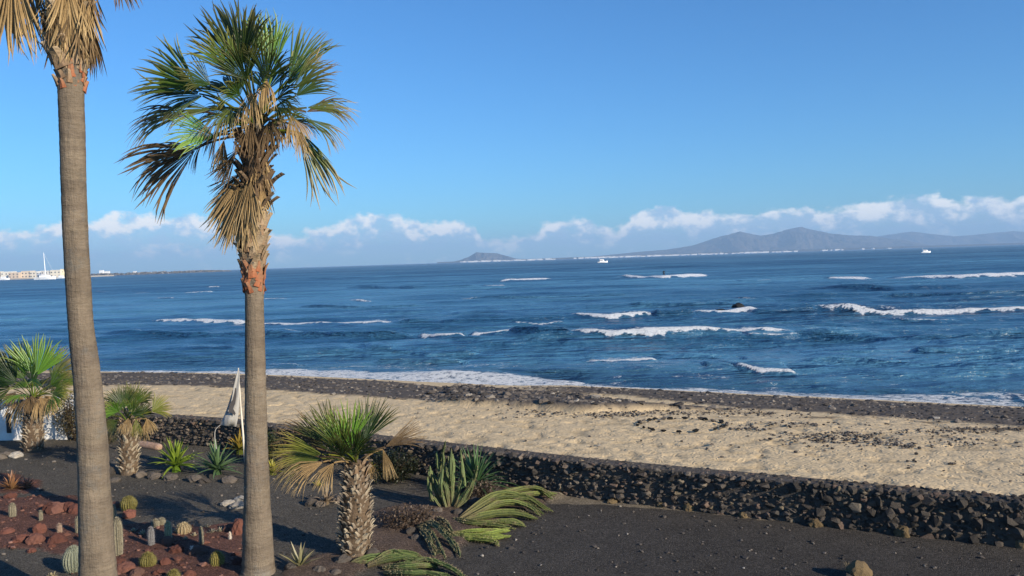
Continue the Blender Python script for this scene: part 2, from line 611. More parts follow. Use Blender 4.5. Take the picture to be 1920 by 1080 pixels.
# weed: patches that lie on the sand
weed = sstep(.56, .66, fbm(BX * .9, BY * 1.8, 91, 5)) * sstep(2, 9, BX) * sstep(.2, .4, tt) * sstep(.75, .6, tt)
weed = np.maximum(weed, sstep(.64, .72, fbm(BX * 3.2, BY * 3.2, 93, 3)) * .6 * sstep(-4, 6, BX) * sstep(.25, .5, tt))
pit_shade = sstep(.60, .85, fp) * .22  # shade of the footprint pits, painted into the sand colour
sc_ = sc_ * (1 - pit_shade[..., None])
wet = sstep(.86, .94, tt)[..., None]
sc_ = sc_ * (1 - wet) + np.array([.12, .10, .082]) * wet
ww = np.clip(weed, 0, 1)[..., None] * .75
sc_ = sc_ * (1 - ww) + np.array([.07, .05, .035]) * ww
bw = BEL[..., None]
sc_ = sc_ * (1 - bw) + np.array([.095, .080, .068]) * bw
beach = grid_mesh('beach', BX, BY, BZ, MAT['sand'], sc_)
tag(beach, kind='structure')


def beach_h(x, y):                           # height of the finished beach, hump included
    b_ = belt(x, y)
    h_ = sstep(-2.8, -1.6, x) * sstep(6.5, 3.0, x) * b_ * (y < np.interp(x, *LB_hi) + .4)
    return beach_z(x, y) + .18 * h_


# ------------------------------------------------------------------ stones (shared shapes)
def hull_stone(seed, k=15, squash=(1, 1, 1)):
    rg = random.Random(seed)
    bm = bmesh.new()
    for i in range(k):
        p = Vector((rg.gauss(0, 1), rg.gauss(0, 1), rg.gauss(0, 1))).normalized() * rg.uniform(.82, 1.05)
        bm.verts.new((p.x * squash[0], p.y * squash[1], p.z * squash[2]))
    r = bmesh.ops.convex_hull(bm, input=bm.verts)
    bmesh.ops.delete(bm, geom=[e for e in r['geom_unused'] if isinstance(e, bmesh.types.BMVert)], context='VERTS')
    bm.verts.index_update()
    v = np.array([p.co[:] for p in bm.verts])
    f = [[q.index for q in fa.verts] for fa in bm.faces]
    bm.free()
    return v, f


STONES = [hull_stone(i, 13 + i % 6, (1, .8 + .05 * (i % 4), .72 + .05 * (i % 3))) for i in range(14)]


def stone_mesh(name, i, m_):
    v, f = STONES[i % len(STONES)]
    me = bpy.data.meshes.new(name)
    me.from_pydata(v.tolist(), [], f)
    me.materials.append(m_)
    return me


def boulder_mesh(name, seed, m_, rough=.35, sub=3):
    bm = bmesh.new()
    bmesh.ops.create_icosphere(bm, subdivisions=sub, radius=1)
    for p in bm.verts:
        q = p.co
        d = float(fbm(q.x * 1.4 + q.z * .9 + seed * 3.1 + 20, q.y * 1.4 - q.z * .7 + seed + 20, seed, 4)) - .5
        d2 = float(vn(q.x * 3.7 + q.z * 2 + seed + 40, q.y * 3.7 + q.z * 3 + 40, seed + 5)) - .5
        p.co = q * (1 + rough * 2 * d + rough * .5 * d2)
    me = bpy.data.meshes.new(name)
    bm.to_mesh(me); bm.free()
    me.materials.append(m_)
    return me


def stones_stuff(name, pts, m_, seed, smooth=False):
    """many stones joined into one mesh: pts = (x, y, z, r)"""
    rg = np.random.RandomState(seed)
    V = []; Fq = []; C = []; b = 0
    for (x, y, z, r) in pts:
        v, f = STONES[rg.randint(len(STONES))]
        th = rg.uniform(0, 6.28); c, s = math.cos(th), math.sin(th)
        q = v * r
        V.append(np.stack([q[:, 0] * c - q[:, 1] * s + x, q[:, 0] * s + q[:, 1] * c + y, q[:, 2] * .8 + z], -1))
        Fq.extend([[i + b for i in fa] for fa in f])
        C.append(np.full((len(v), 3), rg.uniform(0, 1)))
        b += len(v)
    return mk(name, np.concatenate(V).tolist(), Fq, m_, smooth=smooth, cols=np.concatenate(C))


# pebble belts along the shore
rg = np.random.RandomState(4)
cx = rg.uniform(-30, 20, 100000); ct = rg.uniform(.3, 1.06, 100000)
cy = y_wall(cx) + .3 + (y_water(cx) - y_wall(cx) - .3) * ct
bv = belt(cx, cy)
keep = (bv > .3) & (rg.uniform(0, 1, len(cx)) < bv)
cx, cy = cx[keep], cy[keep]
cz = beach_h(cx, cy)
sz = rg.lognormal(math.log(.042), .45, len(cx)).clip(.02, .14)
inhump = (cx > -2.8) & (cx < 6) & (cy < np.interp(cx, *LB_hi))
sz = np.where(inhump, sz * 1.5, sz)
o_ = stones_stuff('shore_pebbles', list(zip(cx, cy, cz + .3 * sz, sz))[:19000], MAT['pebble'], 9)
tag(o_, 'belt of dark grey pebbles along the waterline', 'pebbles', kind='stuff')
# stray dark bits on the sand: weed and small stones
sx = rg.uniform(-10, 15, 5200); st = rg.uniform(.08, .75, 5200)
sy = y_wall(sx) + .3 + (y_water(sx) - y_wall(sx) - .3) * st
ok = (fbm(sx * .9, sy * 1.8, 91, 5) + rg.uniform(-.12, .12, len(sx)) > .52) & (rg.uniform(0, 1, len(sx)) < .15 + .035 * sx)
sx, sy = sx[ok], sy[ok]
for px, py, k_, wx_, wy_ in [(1120, 776, 90, 1.2, .35), (1180, 778, 70, .9, .3), (1240, 772, 70, 1.0, .3), (1405, 806, 40, .3, .2), (1490, 797, 70, .9, .2), (1540, 822, 60, .5, .3), (1575, 828, 110, .8, .4),
                             (1610, 818, 50, .4, .25), (1660, 832, 40, .3, .2), (1700, 838, 30, .2, .15), (1770, 812, 60, .8, .2), (1800, 830, 40, .4, .3), (1300, 770, 90, 1.2, .25), (1400, 778, 80, 1.2, .2), (1860, 806, 60, .9, .2), (1050, 772, 60, .9, .3)]:
    q = hit(px, py)
    sx = np.concatenate([sx, q.x + rg.normal(0, wx_, k_)]); sy = np.concatenate([sy, q.y + rg.normal(0, wy_, k_)])
ss = rg.uniform(.02, .05, len(sx))
o_ = stones_stuff('beach_litter', list(zip(sx, sy, beach_z(sx, sy) + .03, ss)), MAT['pebble'], 10)
tag(o_, 'scattered dark weed and small stones on the sand', 'beach litter', kind='stuff')
# ring of stones on the sand
rc = hit(1278, 799)
ring = [stone_mesh('ring_stone', i, MAT['sea_rock' if i % 3 else 'grey_rock']) for i in range(5)]
for i in range(34):
    a = i / 34 * 2 * math.pi
    if 4.9 < a < 5.3 or random.Random(i * 7 + 1).random() < .10: continue
    x = rc.x + 1.05 * math.cos(a) + random.Random(i).uniform(-.06, .06); y = rc.y + .95 * math.sin(a) + random.Random(i + 99).uniform(-.06, .06)
    o_ = bpy.data.objects.new('ring_stone', ring[i % 5])
    s = random.Random(i * 3).uniform(.055, .085)
    o_.scale = (s * 1.5, s * .8, s * .8); o_.rotation_euler = (0, 0, a + math.pi / 2)
    o_.location = (x, y, float(beach_z(x, y)) + .05)
    col.objects.link(o_)
    tag(o_, 'small dark stone in the ring laid out on the sand', 'stone', 'stones of the ring on the sand')

# ------------------------------------------------------------------ sea
m_, n = newmat('sea_water')
pos = n('NewGeometry').outputs['Position']
at = n('VertexColor', dict(layer_name='Col')).outputs[0]
sep = n('SeparateColor', Color=at)
fo, shal = sep.outputs[0], sep.outputs[1]
mp = n('Mapping', Vector=pos, Scale=(.55, 1.0, 1.0)).outputs[0]
w1 = n('TexNoise', Vector=mp, Scale=.9, Detail=5.0, Roughness=.6).outputs[0]
w2 = n('TexNoise', Vector=n('Mapping', Vector=pos, Scale=(.035, .16, 1.0)).outputs[0], Scale=1.0, Detail=5.0, Roughness=.6).outputs[0]
w3 = n('TexNoise', Vector=n('Mapping', Vector=pos, Scale=(.004, .02, 1.0)).outputs[0], Scale=1.0, Detail=6.0, Roughness=.6).outputs[0]
bp0 = n('Bump', Strength=1.0, Distance=4.0, Height=w2).outputs[0]
bp = n('Bump', Strength=1.0, Distance=.5, Height=w1, Normal=bp0).outputs[0]
w4 = n('TexNoise', Vector=n('Mapping', Vector=pos, Scale=(.015, .07, 1.0)).outputs[0], Scale=1.0, Detail=6.0, Roughness=.65).outputs[0]
wc = n.mix(n.step(n.m('ADD', n.m('MULTIPLY', w3, .5), n.m('MULTIPLY', w4, .5)), .40, .60), (.016, .072, .150, 1), (.075, .210, .330, 1))
wc = n.mix(shal, wc, (.016, .048, .090, 1))
off = n('SeparateXYZ', Vector=pos).outputs[1]
rgh = n.m('ADD', n.m('MULTIPLY', n.m('SQRT', n.m('DIVIDE', off, 900.0, clamp=True)), .5), .10)   # open water is choppier
pw = n('BsdfPrincipled', Base_Color=wc, Roughness=rgh, IOR=1.333, Normal=bp)
fn = n('TexNoise', Vector=n('Mapping', Vector=pos, Scale=(1.0, 1.5, 1.0)).outputs[0], Scale=2.6, Detail=9.0, Roughness=.78).outputs[0]
fm = n.step(n.m('ADD', fo, n.m('MULTIPLY', n.m('SUBTRACT', fn, .5), 2.8)), .36, .80)
pf = n('BsdfPrincipled', Base_Color=(.70, .72, .74, 1), Roughness=.9, Normal=n('Bump', Strength=.8, Distance=.4, Height=fn).outputs[0])
finish(n, n('MixShader', _0=fm, _1=pw.outputs[0], _2=pf.outputs[0]))
MAT['water'] = m_

rows = np.concatenate([np.geomspace(14, 26, 40)[:-1], np.geomspace(26, 420, 900)[:-1], np.geomspace(420, 12500, 130)])
ang = np.radians(np.concatenate([np.linspace(-88, -42, 40), np.linspace(-41, 41, 560), np.linspace(42, 88, 40)]))
SX = rows[:, None] * np.tan(np.clip(ang, -R(83), R(83)))[None, :]
SY = np.repeat(rows[:, None], len(ang), 1)
rs = np.random.RandomState(12)
ZZ = np.zeros_like(SX)
fade = sstep(900, 150, SY)
for i in range(48):
    lam = 1.0 * 8.0 ** rs.rand() if i < 36 else rs.uniform(9, 26)
    th = rs.normal(0, .42 if lam < 5 else .16) + R(4)
    k = 2 * math.pi / lam
    amp = .0062 * lam ** .85
    ZZ += amp * np.sin(k * (SX * math.sin(th) + SY * math.cos(th)) + rs.uniform(0, 6.28)) * sstep(60 * lam, 12 * lam, SY)
mod = .45 + 1.1 * fbm(SX * .02, SY * .05, 121, 3)
ZZ = ZZ * mod * fade
FO = np.zeros_like(SX)
calm = sstep(-1, 5, SY - y_water(SX))
ZZ *= .25 + .75 * calm


def breaker(L, h=.3, fw=.9, foam=1.0, wb=2.2, wf=.6, ends=.12):
    P = sorted([(PZ(a, b, SEA).x, PZ(a, b, SEA).y) for a, b in L])
    x0, x1 = P[0][0], P[-1][0]
    X_ = np.array([p[0] for p in P]); Y_ = np.array([p[1] for p in P])
    mg = 6 * max(wb, wf, fw) + 2
    i0, i1 = np.searchsorted(rows, [Y_.min() - mg, Y_.max() + mg])
    tn = np.tan(ang)
    ln = x1 - x0
    j0 = np.searchsorted(tn, min((x0 - ln * ends) / rows[i0], (x0 - ln * ends) / rows[i1 - 1])); j1 = np.searchsorted(tn, max((x1 + ln * ends) / rows[i0], (x1 + ln * ends) / rows[i1 - 1]))
    sl = (slice(i0, i1), slice(max(j0 - 1, 0), j1 + 1))
    X, Y = SX[sl], SY[sl]
    far = max(1, Y_.mean() / 90)
    yc = np.interp(X, X_, Y_) + (fbm(X * .35 / far, X * 0 + Y_[0], 131, 4) - .5) * .35 * far
    b = Y - yc
    tp = sstep(x0 - ln * ends * .3, x0 + ln * ends, X) * sstep(x1 + ln * ends * .3, x1 - ln * ends, X)
    amp = .7 + .6 * fbm(X * .5 / far, X * 0, 133, 3)
    if not foam: amp = amp * 1.9
    hv = np.where(b > 0, np.exp(-(b / wb) ** 2), np.exp(-(b / wf) ** 2)) * h * HS * tp * amp
    ZZ[sl] += hv
    if foam:
        w_ = fw * FS * (.25 + 1.5 * fbm(X * .8 / far, X * 0 + Y_[0], 137, 4) ** 1.5) * amp * (.45 + 1.1 * vn(X * 2.6 / far, X * 0 + Y_[0] * 3, 151))
        core = sstep(-w_ * 1.2, -w_ * .6, b) * sstep(w_ * .25 + .2 * far, 0, b) * tp ** .6 * foam * (.86 if far < 1.4 else 1.0)
        trail = .42 * foam * tp * sstep(fw * 3.2, 0, b) * (b > -w_) * sstep(.35, .7, fbm(X * .6 / far, Y * .9 / far, 139, 3))
        FO[sl] = np.maximum(FO[sl], np.maximum(core, trail))


HS, FS = .66, .62

B = breaker
B([(290, 604), (380, 606), (475, 608)], .36, 1.7)
B([(480, 608), (600, 609), (740, 605)], .34, 1.5)
B([(735, 606), (850, 606), (960, 604), (1065, 600)], .30, foam=0)
B([(785, 637), (830, 640), (875, 639)], .45, 1.1)
B([(880, 639), (930, 638), (965, 633)], .40, .8)
B([(180, 632), (520, 634), (785, 638)], .34, foam=0)
B([(955, 635), (1010, 638), (1070, 637)], .40, foam=0)
B([(1065, 635), (1150, 637), (1300, 632), (1395, 630), (1490, 628)], .48, .95)
B([(1480, 630), (1700, 634), (2000, 632)], .32, foam=0)
B([(1515, 587), (1650, 588), (1800, 585), (1920, 582), (2150, 574)], .65, 1.7)
B([(1410, 593), (1460, 592), (1530, 588)], .3, foam=0)
B([(1065, 597), (1140, 599), (1225, 595)], .32, 1.3)
B([(1225, 596), (1300, 594)], .35, foam=0)
B([(1295, 593), (1350, 592), (1420, 588)], .34, 2.2, 1.0)
B([(1440, 610), (1520, 604), (1560, 598)], .12, 1.0, .62)
B([(1155, 520), (1240, 521), (1328, 517)], .85, 9, wb=7, wf=3)
B([(938, 527), (1035, 524)], .8, 8.0, wb=7, wf=3)
B([(905, 537), (948, 536)], .5, 3.0, wb=5, wf=2)
B([(640, 541), (780, 541), (910, 538)], .5, foam=0, wb=6, wf=2)
B([(1665, 522), (1800, 521), (1925, 516), (2100, 512)], .8, 7.5, wb=7, wf=3)
B([(1550, 524), (1632, 523)], .6, 5.0, wb=6, wf=3)
B([(1392, 527), (1448, 526)], .5, 2.4, wb=5, wf=2)
B([(1100, 676), (1160, 678), (1235, 675)], .26, .9)
B([(1235, 672), (1290, 670), (1350, 672)], .13, foam=0, wb=1.2)
B([(1370, 698), (1420, 704), (1495, 704)], .30, .55)
B([(1320, 697), (1375, 699)], .10, foam=0, wb=1.2)
B([(1490, 684), (1700, 690), (1960, 694)], .2, foam=0, wb=1.4)
B([(520, 632), (572, 632)], .3, .7)
B([(220, 630), (270, 630)], .25, .6)
B([(500, 692), (562, 692)], .2, .35, .8)
B([(655, 563), (700, 565)], .35, 1.0, .85)
B([(870, 560), (1000, 560), (1200, 555)], .35, foam=0)
B([(1520, 542), (1660, 543), (1820, 539)], .5, foam=0, wb=4, wf=2)
B([(290, 561), (328, 561)], .3, .9, .7)
B([(1380, 559), (1450, 559)], .3, .9, .6)
B([(345, 549), (402, 547)], .3, 1.6, .75)
B([(388, 539), (414, 538)], .3, 2.2, .75)
B([(250, 551), (280, 550)], .3, 1.5, .6)
B([(70, 548), (125, 546)], .3, 1.5, .6)
B([(470, 563), (540, 562)], .3, 1.0, .7)
B([(180, 548), (205, 548)], .3, 1.5, .55)
B([(1660, 472), (1722, 471)], .0, 20, .60, ends=.3)
B([(1100, 492), (1120, 491)], .0, 14, .6, ends=.3)
B([(960, 606), (1010, 606), (1060, 603)], .2, .5, .8)
B([(1600, 604), (1700, 606), (1800, 604)], .15, .5, .7)
B([(1400, 634), (1460, 633), (1495, 631)], .2, .5, .8)
B([(860, 560), (900, 560)], .2, .6, .7)
B([(1230, 612), (1290, 612)], .12, .5, .6)
B([(1540, 646), (1640, 648)], .15, .4, .6)
B([(1700, 662), (1800, 664), (1920, 664)], .22, foam=0, wb=1.2)
B([(680, 655), (800, 657), (900, 655)], .22, foam=0, wb=1.2)
B([(300, 655), (400, 656), (440, 655)], .22, foam=0, wb=1.2)
B([(700, 684), (800, 686), (880, 684)], .2, foam=0, wb=1.0)
B([(1400, 678), (1460, 680)], .15, .3, .6)
B([(560, 575), (680, 576), (800, 574)], .3, foam=0)
B([(1180, 575), (1300, 574), (1380, 572)], .3, foam=0)
B([(1640, 560), (1800, 558), (1960, 554)], .4, foam=0)
B([(520, 524), (640, 522), (800, 518)], .5, foam=0, wb=6, wf=3)
B([(1000, 508), (1160, 504), (1400, 498)], .8, foam=0, wb=12, wf=6)
# shore foam
B([(480, 700), (600, 704), (720, 708), (860, 712), (1000, 716), (1120, 723)], .16, 6.5, .84, wb=.8, ends=.06)
B([(600, 707), (720, 711), (860, 715), (1000, 719), (1080, 723)], .08, 4.5, .8, wb=.6, ends=.06)
B([(640, 700), (800, 703), (900, 705)], .1, .5, .5, wb=.6)
B([(1040, 722), (1300, 733), (1500, 742), (1700, 753), (1960, 766)], .10, 5.0, .84, wb=.7, ends=.03)
B([(1250, 727), (1500, 736), (1700, 745), (1960, 758)], .10, 3.2, .70, wb=.6)
B([(1400, 728), (1600, 735), (1800, 742), (1960, 748)], .10, 2.2, .64, wb=.6)
B([(150, 698), (300, 700), (480, 703)], .10, 1.5, .85, wb=.6)
SHAL = sstep(16, 0, SY - y_water(SX)) * .8
sea = grid_mesh('sea', SX, SY, SEA + ZZ, MAT['water'], np.stack([FO, SHAL, FO * 0], -1))
tag(sea, kind='structure')
# water further to both sides and behind, beyond the fan

# ------------------------------------------------------------------ far land
MAT['mountain'] = None
m_, n = newmat('far_mountain')
pos = n('NewGeometry').outputs['Position']
a = n('TexNoise', Vector=pos, Scale=.006, Detail=7.0, Roughness=.65).outputs[0]
cc = n.ramp(a, [(.3, (.05, .042, .04)), (.55, (.095, .078, .066)), (.75, (.15, .12, .09))])
bp = n('Bump', Strength=.8, Distance=120.0, Height=a).outputs[0]
p = n('BsdfPrincipled', Base_Color=cc, Roughness=1.0, Normal=bp)
p.inputs['Specular IOR Level'].default_value = 0
finish(n, p)
MAT['mountain'] = m_


def massif(name, prof, Y, depth, seed, label=None):
    xs_ = [PD(px, py, Y).x for px, py in prof]
    zs_ = [max(PD(px, py, Y).z, SEA + 1) for px, py in prof]
    ux = np.linspace(xs_[0], xs_[-1], 420)
    prz = np.interp(ux, xs_, zs_)
    v = np.linspace(0, 1, 44)
    X = np.repeat(ux[None], len(v), 0)
    Yg = Y - depth * .5 + depth * v[:, None] + 0 * X
    X = X * (Yg / Y)
    sh = np.where(v < .5, np.sin(v / .5 * math.pi / 2) ** 1.15, np.cos((v - .5) / .5 * math.pi / 2) ** .8)
    sc1 = depth / 6
    rid = 1 - np.abs(2 * fbm(X / sc1 * 1.4, Yg / sc1 * .55, seed, 5) - 1)
    vv = v[:, None]
    Z = (SEA - 4) + (prz[None] - SEA + 4) * sh[:, None]
    Z = Z - (prz[None] - SEA) * .95 * (1 - rid) * np.sin(np.clip(vv * 2, 0, 1) * math.pi) ** .7
    Z += (prz[None] - SEA) * .05 * (fbm(X / sc1 * 8, Yg / sc1 * 8, seed + 3, 3) - .5) * (vv > .1)
    o = grid_mesh(name, X, Yg, Z, MAT['mountain'])
    return tag(o, kind='structure')


massif('mountain', [(1080, 484), (1130, 479), (1200, 472), (1250, 468), (1300, 460), (1345, 445), (1388, 434), (1425, 442), (1450, 438),
                    (1478, 430), (1500, 425), (1524, 431), (1560, 438), (1590, 441), (1630, 442), (1660, 446), (1690, 449), (1720, 455), (1760, 463)],
       9000, 1900, 201)
massif('mountain', [(1560, 468), (1610, 449), (1660, 441), (1710, 434), (1750, 439), (1790, 443), (1830, 440), (1870, 436), (1900, 433), (1950, 437),
                    (2050, 430), (2200, 440), (2400, 446)], 11000, 1900, 207)
massif('mountain', [(838, 493), (862, 488), (880, 481), (893, 473), (910, 474), (932, 475), (950, 480), (968, 485), (1010, 489)], 7700, 650, 213)
massif('coastal_plain', [(820, 491.6), (900, 488.6), (1000, 485.2), (1150, 479.6), (1300, 474.4), (1500, 467.6), (1800, 458.8), (2300, 443)], 7000, 520, 219)
# the white town strung along the far shore: far too small to count
mb = MB()
rg = random.Random(7)
for lo, hi, k in [(865, 985, 40), (990, 1110, 14), (1110, 1180, 60), (1180, 1290, 40), (1290, 1400, 26), (1400, 1480, 40), (1480, 1700, 12)]:
    for i in range(k):
        px = rg.uniform(lo, hi)
        q = PZ(px, hor(px) + 1.0, SEA)
        Y = 6725 + rg.uniform(0, 60)
        x = (px - 960) / F * Y
        ww_, hh_ = rg.uniform(7, 26), rg.uniform(4, 10)
        mb.box((x - ww_, Y, SEA - 6), (x + ww_, Y + 30, SEA + hh_ + 2), (.66, .64, .62))
o_ = mb.build('far_town', MAT['far'])
tag(o_, 'strip of tiny white buildings along the far coast', 'far town', kind='stuff')

# ------------------------------------------------------------------ haze
hz = MB().box((-80000, -400, -8), (80000, 12900, 285))
hazem, n = newmat('haze_air')
vol = n('VolumePrincipled', Color=(.44, .68, 1.0, 1), Density=1.35e-4)
n('OutputMaterial', Volume=vol)
hz_o = hz.build('haze', hazem)
tag(hz_o, kind='stuff')

# ------------------------------------------------------------------ rubble wall
wall_l = PZ(208, 824, 0).x
wall = empty('rubble_wall', (0, float(y_wall(0.0)), 0), 'long low dark lava rubble wall between garden and beach', 'wall')
WO = Vector(wall.location)
WH = .70
px_ = np.concatenate([np.arange(wall_l, 9, .5), [9, 20, 40]])
mb = MB()
for xa, xb in zip(px_[:-1], px_[1:]):
    for (x, nx) in ((xa, xb),):
        A = Vector((xa, float(y_wall(xa)), 0)); Bq = Vector((xb, float(y_wall(xb)), 0))
        d = (Bq - A).normalized(); nn = Vector((-d.y, d.x, 0))
        v = []
        for P in (A, Bq):
            for (o_, z) in ((.04, -.2), (.04, WH - .025), (.41, WH - .025), (.41, -.2)):
                v.append(P + nn * o_ + Vector((0, 0, z)))
        mb.add(v, [(0, 4, 5, 1), (1, 5, 6, 2), (2, 6, 7, 3)], (.30, 0, 0))
mb.build('core', MAT['wall_fill'], wall, WO)
rg = random.Random(21)
spots = []; fill = []
s_ = wall_l
while s_ < 12:
    x = s_
    y = float(y_wall(x)); y2 = float(y_wall(x + .1))
    d = Vector((.1, y2 - y, 0)).normalized(); nn = Vector((-d.y, d.x, 0))
    step_ = .125
    for r_, z in enumerate((.03, .12, .21, .30, .39, .48, .57, .64)):
        jx = rg.uniform(-.06, .06) + (step_ / 2 if r_ % 2 else 0)
        q = Vector((x, y, 0)) + d * jx + nn * rg.uniform(.03, .08)
        spots.append((q.x, q.y, z + rg.uniform(-.03, .03), rg.choice((.055, .06, .07, .08, .09, .125)), rg.random()))
    for _k in range(5):
        q = Vector((x, y, 0)) + d * rg.uniform(-.07, .07) + nn * rg.uniform(.005, .04)
        fill.append((q.x, q.y, rg.uniform(.02, WH - .06), rg.uniform(.028, .05)))
    for o_ in (.08, .18, .28, .38):
        q = Vector((x, y, 0)) + d * rg.uniform(-.06, .06) + nn * (o_ + rg.uniform(-.03, .03))
        spots.append((q.x, q.y, WH - .048 + rg.uniform(-.008, .008), rg.uniform(.06, .085), rg.random()))
    s_ += step_ * d.x
def inview(x, y): return y > 3 and abs(x / y) < .60
spots.sort(key=lambda q: (not inview(q[0], q[1]), q[1]))
wm = [stone_mesh('stone', i, MAT['wall_stone']) for i in range(14)]
for i, q in enumerate(spots[:300]):
    o_ = bpy.data.objects.new('stone', wm[i % 14])
    o_.parent = wall
    o_.location = Vector(q[:3]) - WO
    o_.scale = (q[3] * 1.1, q[3], q[3] * rg.uniform(.9, 1.25))
    o_.rotation_euler = (rg.uniform(0, 6), rg.uniform(-.5, .5), rg.uniform(0, 6))
    col.objects.link(o_)
o_ = stones_stuff('stone_fill', [(q[0] - WO.x, q[1] - WO.y, q[2] - WO.z, q[3]) for q in spots[300:] + fill], MAT['wall_fill'], 33)
o_.parent = wall
tag(o_, kind='stuff')

# white plastered wall at the left end
ww_o = empty('white_wall', (PZ(60, 828, 0)), 'white plastered low wall behind the bushy palm at the left edge', 'wall')
O = Vector(ww_o.location)
A = PZ(112, 824, 0); Bv = PZ(-420, 838, 0)
d = (Bv - A).normalized(); nn = Vector((d.y, -d.x, 0))
if nn.y < 0: nn = -nn
m_w, n = newmat('white_plaster')
pos = n('NewGeometry').outputs['Position']
a = n('TexNoise', Vector=pos, Scale=3.0, Detail=6.0, Roughness=.7).outputs[0]
finish(n, n('BsdfPrincipled', Base_Color=n.ramp(a, [(.3, (.60, .58, .55)), (.6, (.80, .79, .77))]), Roughness=.9,
            Normal=n('Bump', Strength=.4, Distance=.02, Height=a).outputs[0]))
ln = (Bv - A).length


def slab(mb, s0, s1, n0, n1, z0, z1, c=(1, 1, 1)):
    v = []
    for s, k in ((s0, n0), (s1, n0), (s1, n1), (s0, n1)):
        v.append(A + d * s + nn * k)
    v = [Vector((p.x, p.y, z0)) for p in v] + [Vector((p.x, p.y, z1)) for p in v]
    mb.add(v, [(3, 2, 1, 0), (4, 5, 6, 7), (0, 1, 5, 4), (1, 2, 6, 5), (2, 3, 7, 6), (3, 0, 4, 7)], c)


mb = MB(); slab(mb, 0, ln, 0, .35, -.1, 1.0); mb.build('panel', m_w, ww_o, O)
mb = MB(); slab(mb, -.04, ln, -.04, .39, 1.002, 1.07); mb.build('coping', m_w, ww_o, O)
mb = MB(); slab(mb, -.25, .06, -.10, .45, -.1, 1.16); mb.build('pillar', m_w, ww_o, O)
mb = MB()
pz = PZ(20, 826, 0)
s0 = (pz - A).dot(d)
slab(mb, s0 - .06, s0 + .06, -.03, -.003, .22, .78, (.03, .03, .03)); mb.build('slot', MAT['plain'], ww_o, O)

# ------------------------------------------------------------------ palms
GREEN = dict(g=((.060, .120, .014), (.22, .20, .055)), d=((.026, .058, .010), (.12, .11, .03)),
             b=((.10, .22, .025), (.20, .28, .05)), t=((.085, .115, .022), (.36, .25, .12)),
             y=((.17, .19, .03), (.30, .24, .07)), n=((.26, .17, .075), (.42, .30, .15)), k=((.10, .065, .032), (.20, .13, .065)))


def frond(C, H, T, N, state, spread=75, nseg=34, droop=.5, rg=None, fold=.22, pet=.016, fray=1.0, pstub=None):
    """one fan leaf: stalk from C to the hub H, blade from H towards T"""
    rs = np.random.RandomState(rg.randrange(1 << 30))
    ca, cb = [np.array(c) for c in GREEN[state]]
    C, H, T = Vector(C), Vector(H), Vector(T)
    D = (T - H); L = D.length; D.normalize()
    N = Vector(N)
    N = (N - D * N.dot(D)).normalized()
    S = N.cross(D)
    mb = MB()
    mid = (C + H) * .5 + Vector((0, 0, (H - C).length * .16))
    pc = tuple(ca * .8 + np.array([.05, .03, .0])) if state not in 'nk' else tuple(ca)
    mb.tube(bez(C, mid, H, 7), [pet * 1.7, pet * 1.4, pet * 1.2, pet, pet, pet * .9, pet * .8], 5, pc)
    da = 2 * R(spread) / nseg
    st = np.array([.03, .3, .52, .70, .86, 1.0])
    Dn, Sn, Nn, Hn = np.array(D), np.array(S), np.array(N), np.array(H)
    V = []; Cc = []; Fq = []
    for k in range(nseg):
        a = -R(spread) + da * (k + .5) + rs.normal(0, da * .25)
        ln = L * (.66 + .34 * max(0, math.cos(a)) ** .7) * rs.uniform(.86, 1.06)
        u = Dn * math.cos(a) + Sn * math.sin(a) + Nn * fold * (abs(math.sin(a)) - .3) + Nn * rs.normal(0, .03)
        t_ = -Dn * math.sin(a) + Sn * math.cos(a)
        dr = droop * rs.uniform(.5, 1.5)
        sag = np.clip(st - .38, 0, 1) ** 2 * dr * ln
        side = np.clip(st - .5, 0, 1) ** 2 * rs.normal(0, .22) * ln * fray
        P = Hn + u * (ln * st)[:, None] + t_ * side[:, None]
        P[:, 2] -= sag
        # keep leaf tips from stretching when they sag
        dd = P - Hn
        rl = np.linalg.norm(dd, axis=1, keepdims=True)
        P = Hn + dd * np.minimum(1, (ln * st)[:, None] / np.maximum(rl, 1e-6))
        wdt = np.array([.03, .3, .52, .52, .34, .02]) * ln * da * 1.15
        wdt = np.maximum(wdt, .0025)
        kk = rs.uniform(.75, 1.25)
        cm = np.clip((st - .45) / .55, 0, 1) ** 1.2
        if rs.rand() < .25: cm = np.clip(cm * 1.6, 0, 1)
        cs = (ca * (1 - cm[:, None]) + cb * cm[:, None]) * kk
        b = len(V)
        for i in range(len(st)):
            V.append(P[i] - t_ * wdt[i] * .5); V.append(P[i] + Nn * wdt[i] * .28); V.append(P[i] + t_ * wdt[i] * .5)
            Cc += [cs[i], cs[i] * 1.05, cs[i]]
        for i in range(len(st) - 1):
            q = b + i * 3
            Fq += [(q, q + 1, q + 4, q + 3), (q + 1, q + 2, q + 5, q + 4)]
    mb.add(V, Fq, Cc)
    return mb


